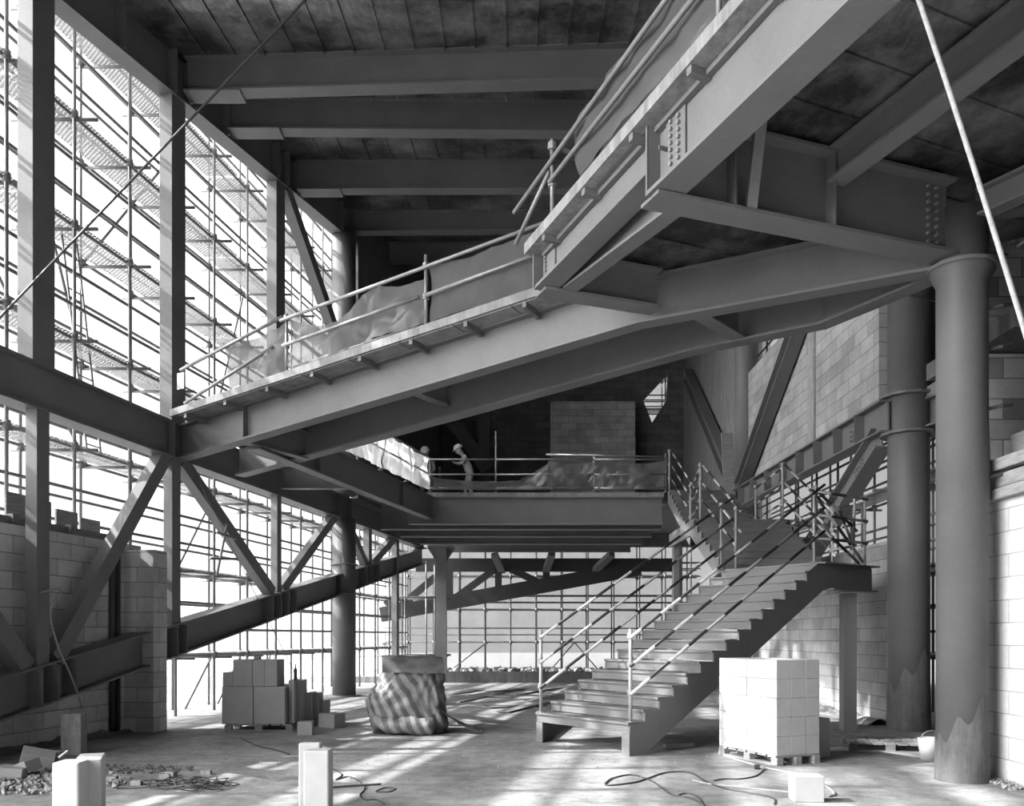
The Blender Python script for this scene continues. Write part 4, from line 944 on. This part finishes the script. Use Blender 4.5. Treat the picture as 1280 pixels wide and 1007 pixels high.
bk = empty('bucket', fl(1167, 950) + V((0, .12, 0)), 'pale bucket tucked beside the near round column', 'bucket')
MB().lathe(fl(1167, 950) + V((0, .12, 0)), [(.11, 0), (.14, .28), (.13, .28), (.1, .02)], 20).build('body', PAPER, bk, smooth=True)
MB().tube([fl(1167, 950) + V((.14 * math.cos(t), .12 - .08, .28 + .1 * math.sin(t))) for t in [math.pi * k / 10 for k in range(11)]], .005, 5).build('handle', BOLT, bk)

# cables and cords on the floor
def smoothpath(pts, n=8):
    P_ = [V(p) for p in pts]; out = []
    for i in range(len(P_) - 1):
        p0, p1, p2, p3 = P_[max(i - 1, 0)], P_[i], P_[i + 1], P_[min(i + 2, len(P_) - 1)]
        for k in range(n):
            t = k / n; out.append(.5 * ((2 * p1) + (p2 - p0) * t + (2 * p0 - 5 * p1 + 4 * p2 - p3) * t * t + (3 * p1 - p0 - 3 * p2 + p3) * t ** 3))
    return out + [P_[-1]]
def cord(name, lab, uv, r, mat, cat='cable', lift=None):
    pts = [fl(u, v) + UP * (r + (lift[i] if lift else 0)) for i, (u, v) in enumerate(uv)]
    return thing(MB().tube(smoothpath(pts), r, 6), name, mat, lab, cat, smooth=True)
cord('cable', 'black cable looping across the floor in front of the stairs, the long one', ((968, 1006), (966, 998), (940, 992), (905, 986), (880, 976), (865, 967), (848, 965), (828, 967), (808, 974), (790, 979), (758, 982), (764, 974), (785, 969), (800, 971), (815, 977), (828, 986), (840, 994), (862, 998), (880, 1007)), .009, CABLE)
cord('cable', 'short black cable curling off the long looping one', ((846, 995), (856, 992), (868, 994), (876, 1001), (880, 1009)), .007, CABLE)
cord('extension_cord', 'pale cord running from the pallet to the single white block', ((905, 945), (930, 953), (960, 961), (985, 966), (1000, 971)), .012, ROPE, 'cord')
cord('extension_cord', 'pale cord curling in front of the tall block stack', ((866, 975), (872, 977), (885, 980), (910, 983), (940, 986), (990, 991)), .009, ROPE, 'cord')
cord('extension_cord', 'pale loop of cord at the right of the single white block', ((1030, 982), (1040, 989), (1043, 994), (1036, 996)), .012, ROPE, 'cord')
cord('cable', 'dark cord lying between the stack and the long looping cable', ((955, 962), (945, 970), (925, 974), (905, 974), (893, 976)), .008, CABLE)
pl_ = empty('plug_socket', fl(946, 960), 'dark cable plug lying in front of the pallet', 'plug')
MB().tube([fl(943, 961) + UP * .03, fl(950, 961) + UP * .03], .03, 10).build('body', CABLE, pl_); MB().tube([fl(950, 961) + UP * .03, fl(955, 963) + UP * .03], .014, 8).build('sleeve', BOLT, pl_)
cord('cable', 'thin kinked cable on the floor right of the middle upright blocks', ((412, 959), (427, 968), (420, 975), (434, 971), (446, 975), (456, 985), (450, 994), (456, 1000), (470, 1000), (480, 1006)), .007, CABLE)
thing(MB().tube([fl(411, 985) + UP * .012, fl(476, 981) + UP * .012], .012, 6), 'steel_rod', CABLE, 'dark rod lying on the floor behind the middle upright blocks', 'rod')
cord('cable', 'thin loop of wire just right of the dark rod', ((470, 989), (482, 985), (494, 986), (486, 990), (470, 990)), .006, CABLE)
cord('cable', 'dark cable trailing from the low block stack along the floor', ((300, 922), (320, 932), (345, 938), (362, 943)), .01, CABLE)
rnd = random.Random(11); c0 = fl(236, 986); coil = []
for i in range(150):
    t = i * .47; r_ = .12 + .16 * rnd.random() + .1 * math.sin(i * .3)
    coil.append(c0 + V((math.cos(t) * r_ * 1.25 + .05 * math.sin(i * .05), math.sin(t) * r_ * .9, .012 + .09 * rnd.random())))
coil = coil + [c0 + V((-.5, .05, .01)), c0 + V((-.75, -.02, .01))]
thing(MB().tube(smoothpath(coil, 4), .006, 5), 'wire_coil', CABLE, 'tangled coil of dark wire on the floor at the lower left', 'wire coil')
thing(MB().tube(smoothpath([PL(12.0, 2.2, -.1) + V((0, 0, 0)), PL(12.35, 2.25, -.12), PL(12.1, 1.95, -.16), PL(12.2, 1.5, -.18), PL(12.45, 1.0, -.22), PL(12.7, .55, -.2)]), .012, 6), 'tied_cord', ROPE, 'pale cord tied to the lower left column and hanging over the sloping beam', 'cord', smooth=True)

# ropes in the air
thing(MB().tube([V((-6.62, 11, 5.36)), V((-1.05, 11, 11.14))], .016, 7), 'guy_rope', CABLE, 'taut dark guy line running from the deep wall beam up to the roof', 'rope')
thing(MB().tube(smoothpath([V((2.5, 6, 6.75)), V((3.02, 6, 5.2)), V((3.49, 6, 3.7)), V((4.05, 6, 1.85)), V((4.62, 6, .02))]), .019, 7), 'hanging_rope', ROPE, 'pale rope slung from the upper ramp down toward the near right wall', 'rope', smooth=True)

# timber formwork on the near right wall
fwk = empty('formwork', (5.35, 10.2, 3.1), 'timber formwork boards along the top of the near right wall', 'formwork')
for z, h, t in ((3.1, .12, .12), (3.24, .15, .06), (3.42, .13, .11)):
    MB().box(5.42 - t, 5.42, 6.0, 10.34 - (.03 if z == 3.24 else 0), z, z + h).build('board', WOOD, fwk, bevel=.01)
MB().box(5.24, 5.3, 9.75, 9.87, 3.08, 3.85).build('strut', PAPER, fwk)
blk('plywood_sheet', 'dark plywood sheet leaning behind the formwork strut by the near column', V((5.6, 9.4, 3.1)), .04, .9, .75, None, 0, mat=WOODD, cat='plywood')
# boards along the top of the left block wall
fl_ = empty('formwork', PL(11, 3.15, .5), 'dark timber shuttering with loose boards on top of the left block wall', 'formwork')
for z, h, t in ((3.0, .1, .05), (3.16, .14, .04)):
    a, b_ = PL(8.0, z + h / 2, .62), PL(14.6, z + h / 2 - .02, .62); MB().obox((a + b_) / 2, (b_ - a) / 2, PN * t, (0, 0, h / 2)).build('waler', WOODD, fl_)
for Y, w, h in ((11.2, .5, .5), (11.75, .5, .46), (12.75, .55, .36), (13.2, .4, .34), (13.75, .5, .26), (14.3, .5, .2)):
    MB().obox(PL(Y, 3.3 + h / 2, .75), PD * w / 2, PN * .015, (0, 0, h / 2)).build('shutter_board', WOOD, fl_)
for Y in (12.4, 13.6): MB().obox(PL(Y, 3.1, .58), PD * .06, PN * .05, (0, 0, .22)).build('stay', WOODD, fl_)
for off, nm in ((.33, 'conduit'),):
    cp = empty('pipe', PL(14.35, 0, .4), 'pair of dark pipes rising up the left block wall beside the pier', 'pipe')
    for dy in (0, .14): MB().tube([PL(14.3 + dy, .05, .38), PL(14.3 + dy, 3.05, .38)], .045, 10).build('pipe_run', CABLE, cp, smooth=True)
pp = thing(MB().tube([V((7.25, 14.4, 0)), V((7.25, 14.4, 5.0))], .05, 10), 'pipe', STEEL, 'thin pipe standing between the two right round columns', 'pipe', smooth=True)
thing(MB().box(7.3, 7.6, 14.2, 14.6, 0, 3.2), 'steel_post', STEEL_D, 'dark post in the gap between the two right round columns', 'post')
for (p0, p1, lab) in (((5.9, 9.6, 5.35), (6.4, 9.5, 6.5), 'short tube leaning in the gap right of the near round column head'), ((5.75, 9.5, 5.85), (6.8, 9.2, 6.0), 'level tube clamped right of the near round column head')):
    thing(MB().tube([p0, p1], .03, 8), 'loose_tube', BOLT, lab, 'tube', smooth=True)

# small things on the upper deck
thing(MB().box(at(688, 0, 32.6).x, at(794, 0, 32.6).x, 32.6, 32.8, DZ, 10.3), 'partition', BLOCKD, 'dim block partition standing in the upper room behind the netting', 'partition')
thing(MB().tube([(at(553, 0, 27).x, 27, DZ), (at(549, 0, 27).x, 27.1, DZ + 1.2)], .04, 8), 'timber_prop', WOODD, 'pale stick leaning in the dark between the two workers', 'prop')

# ================================================================== TWO WORKERS ON THE UPPER DECK
def person(lab, base, face, lean, hand_r, hand_l, crouch=0.0, cloth=CLOTHP):
    """base on the deck, face = direction looked at (plan), lean = forward bend in radians"""
    f = V((face[0], face[1], 0)).normalized(); s = V((f.y, -f.x, 0))
    def W(fw, sd, z): return V(base) + f * fw + s * sd + UP * z
    hip = .92 - crouch * .42; L_ = lambda d: (math.sin(lean) * d, math.cos(lean) * d)
    def T_(d, sd=0, fo=0): a, b = L_(d); return W(a + fo * math.cos(lean), sd, hip + b - fo * math.sin(lean))
    kx = .05 + crouch * .35
    J = {'pel': T_(0), 'wst': T_(.2), 'chs': T_(.38, 0, .01), 'nek': T_(.53), 'hd0': T_(.6, 0, .03), 'hd1': T_(.72, 0, .05), 'hd2': T_(.80, 0, .04)}
    E = [('pel', 'wst'), ('wst', 'chs'), ('chs', 'nek'), ('nek', 'hd0'), ('hd0', 'hd1'), ('hd1', 'hd2')]
    R_ = {'pel': .15, 'wst': .135, 'chs': .155, 'nek': .062, 'hd0': .07, 'hd1': .095, 'hd2': .07}
    for q, sd, hand in (('r', 1, hand_r), ('l', -1, hand_l)):
        J['hip' + q] = W(0, sd * .1, hip - .06); J['kn' + q] = W(kx + (.06 if q == 'r' else -.02), sd * .12, hip * .52); J['an' + q] = W(-.02 + (.08 if q == 'r' else -.08), sd * .12, .08); J['to' + q] = W(.16 + (.08 if q == 'r' else -.08), sd * .13, .035)
        E += [('pel', 'hip' + q), ('hip' + q, 'kn' + q), ('kn' + q, 'an' + q), ('an' + q, 'to' + q)]
        R_.update({'hip' + q: .1, 'kn' + q: .068, 'an' + q: .048, 'to' + q: .04})
        sh = T_(.46, sd * .19); hd = W(*hand); el = (sh + hd) / 2 - UP * .1 - f * .03 + s * sd * .06
        J['sh' + q] = sh; J['el' + q] = el; J['ha' + q] = hd
        E += [('chs', 'sh' + q), ('sh' + q, 'el' + q), ('el' + q, 'ha' + q)]; R_.update({'sh' + q: .07, 'el' + q: .048, 'ha' + q: .034})
        d = (hd - el).normalized(); sx = d.cross(UP).normalized()
        J['pa' + q] = hd + d * .07; E.append(('ha' + q, 'pa' + q)); R_['pa' + q] = .036
        for k in range(4):
            n1, n2 = 'f%d%s' % (k, q), 'g%d%s' % (k, q); o = sx * ((k - 1.5) * .022)
            J[n1] = hd + d * .11 + o; J[n2] = hd + d * (.16 - .012 * abs(k - 1.3)) + o - UP * .025; E += [('pa' + q, n1), (n1, n2)]; R_[n1] = .0095; R_[n2] = .008
        J['t' + q] = hd + d * .07 - sx * .05 + f * .01; E.append(('ha' + q, 't' + q)); R_['t' + q] = .01
    names = list(J); me = bpy.data.meshes.new('person'); b0 = V(base)
    me.from_pydata([J[k] - b0 for k in names], [(names.index(a), names.index(b)) for a, b in E], [])
    o = bpy.data.objects.new('person', me); COL.objects.link(o); o.location = b0; me.materials.append(cloth)
    sk = o.modifiers.new('skin', 'SKIN'); sk.use_smooth_shade = True
    for i, k in enumerate(names):
        sv = me.skin_vertices[0].data[i]; r = R_[k]; sv.radius = (r * 1.25, r) if k in ('pel', 'wst', 'chs') else (r, r); sv.use_root = (k == 'pel')
    o.modifiers.new('sub', 'SUBSURF').levels = 1; o.modifiers['sub'].render_levels = 2
    tag(o, lab, 'person')
    up_ = (J['hd2'] - J['hd0']).normalized(); fd = (f - up_ * f.dot(up_)).normalized(); sd_ = up_.cross(fd)
    hc = J['hd1'] + up_ * .055
    m = MB(); n = 20
    prof = [(.128, 0), (.132, .02), (.125, .06), (.1, .105), (.06, .135), (.012, .146)]
    vs = []
    for r, z in prof:
        for j in range(n): t = 2 * math.pi * j / n; vs.append(hc + (fd * math.cos(t) * r * 1.12 + sd_ * math.sin(t) * r) + up_ * z)
    m.add(vs, [(i * n + j, i * n + (j + 1) % n, (i + 1) * n + (j + 1) % n, (i + 1) * n + j) for i in range(5) for j in range(n)] + [tuple(range(5 * n, 6 * n)), tuple(reversed(range(n)))])
    h = m.build('hard_hat', HAT, o, smooth=True)
    pk = MB(); pk.prism([hc + fd * (.11 + .09 * math.cos(t)) + sd_ * .11 * math.sin(t) - up_ * .002 for t in [math.pi * (k / 8 - .5) for k in range(9)]], up_ * .012); pk.build('peak', HAT, h)
    hm = MB(); c = J['hd1'] + fd * .02 + up_ * .0
    pf = [(.02, -.12), (.05, -.105), (.075, -.07), (.09, -.02), (.095, .04), (.08, .08)]
    vs = [c + (fd * math.cos(t) * r * 1.1 + sd_ * math.sin(t) * r * .9) + up_ * z for r, z in pf for t in [2 * math.pi * j / 16 for j in range(16)]]
    hm.add(vs, [(i * 16 + j, i * 16 + (j + 1) % 16, (i + 1) * 16 + (j + 1) % 16, (i + 1) * 16 + j) for i in range(5) for j in range(16)])
    fc = c + fd * .095
    hm.bar(fc + up_ * .02, fc + up_ * -.03 + fd * .02, .022, .025, fd)                        # nose
    for q in (-1, 1): hm.disc(c + sd_ * q * .088 - fd * .01 + up_ * -.01, sd_, .03, .02, 8)    # ears
    hd_ = hm.build('face', SKIN, o, smooth=True)
    em = MB()
    for q in (-1, 1): em.disc(c + fd * .093 + sd_ * q * .032 + up_ * .025, fd, .011, .012, 8)
    em.bar(c + fd * .088 + sd_ * -.025 - up_ * .055, c + fd * .088 + sd_ * .025 - up_ * .055, .012, .008, up_)
    em.build('eyes_and_mouth', CABLE, hd_)
    return o
pb = V((at(588, 0, 26.3).x, 26.3, DZ))
person('worker in a white hard hat bending forward behind the upper deck railing', pb, (-1, -.25), .42, (.42, .18, 1.18), (.4, -.12, 1.12), .1)
person('worker in a white hard hat crouching at the left corner of the upper deck', V((at(536, 0, 26.0).x, 26.0, DZ)), (-.2, -1), .45, (.3, .2, .75), (.32, -.18, .75), .55, CLOTH)

# ------------------------------------------------------------------ small things on the left frame
ld = empty('ladder', PL(15.35, 4.8, 1.45), 'light ladder standing inside the left scaffold behind the deep wall beam', 'ladder')
for dy in (0, .38): MB().tube([PL(15.3 + dy, 4.8, 1.45), PL(15.0 + dy, 8.6, 1.7)], .02, 6).build('side_rail', GALV, ld)
for k in range(13):
    f = (k + .5) / 13; MB().tube([PL(15.3 - .3 * f, 4.8 + 3.8 * f, 1.45 + .25 * f), PL(15.68 - .3 * f, 4.8 + 3.8 * f, 1.45 + .25 * f)], .014, 5).build('rung', GALV, ld)
thing(MB().obox(lp(.55, OV + .02, rtop(.5) + .42), LD * .085, LN * .004, (0, 0, .14)), 'placard', PAPER, 'small pale board hung on the low end of the ramp railing', 'board')
cl = empty('clamped_tubes', PL(16.55, 3.3, -.1), 'short crossed tubes clamped to the brace under the ramp corner', 'tubes')
for p0, p1 in ((PL(16.4, 3.05, -.12), PL(17.3, 3.12, -.16)), (PL(16.6, 2.75, -.14), PL(16.9, 3.75, -.18)), (PL(16.5, 3.55, -.2), PL(17.2, 3.5, -.2))):
    MB().tube([p0, p1], .026, 7).build('tube', BOLT, cl, smooth=True)
thing(MB().tube([PL(15.85, 4.7, -.05), at(388, 880, 19.5)], .007, 5), 'guy_rope', CABLE, 'thin line slanting from the ramp corner down to the floor behind the low block stack', 'rope')
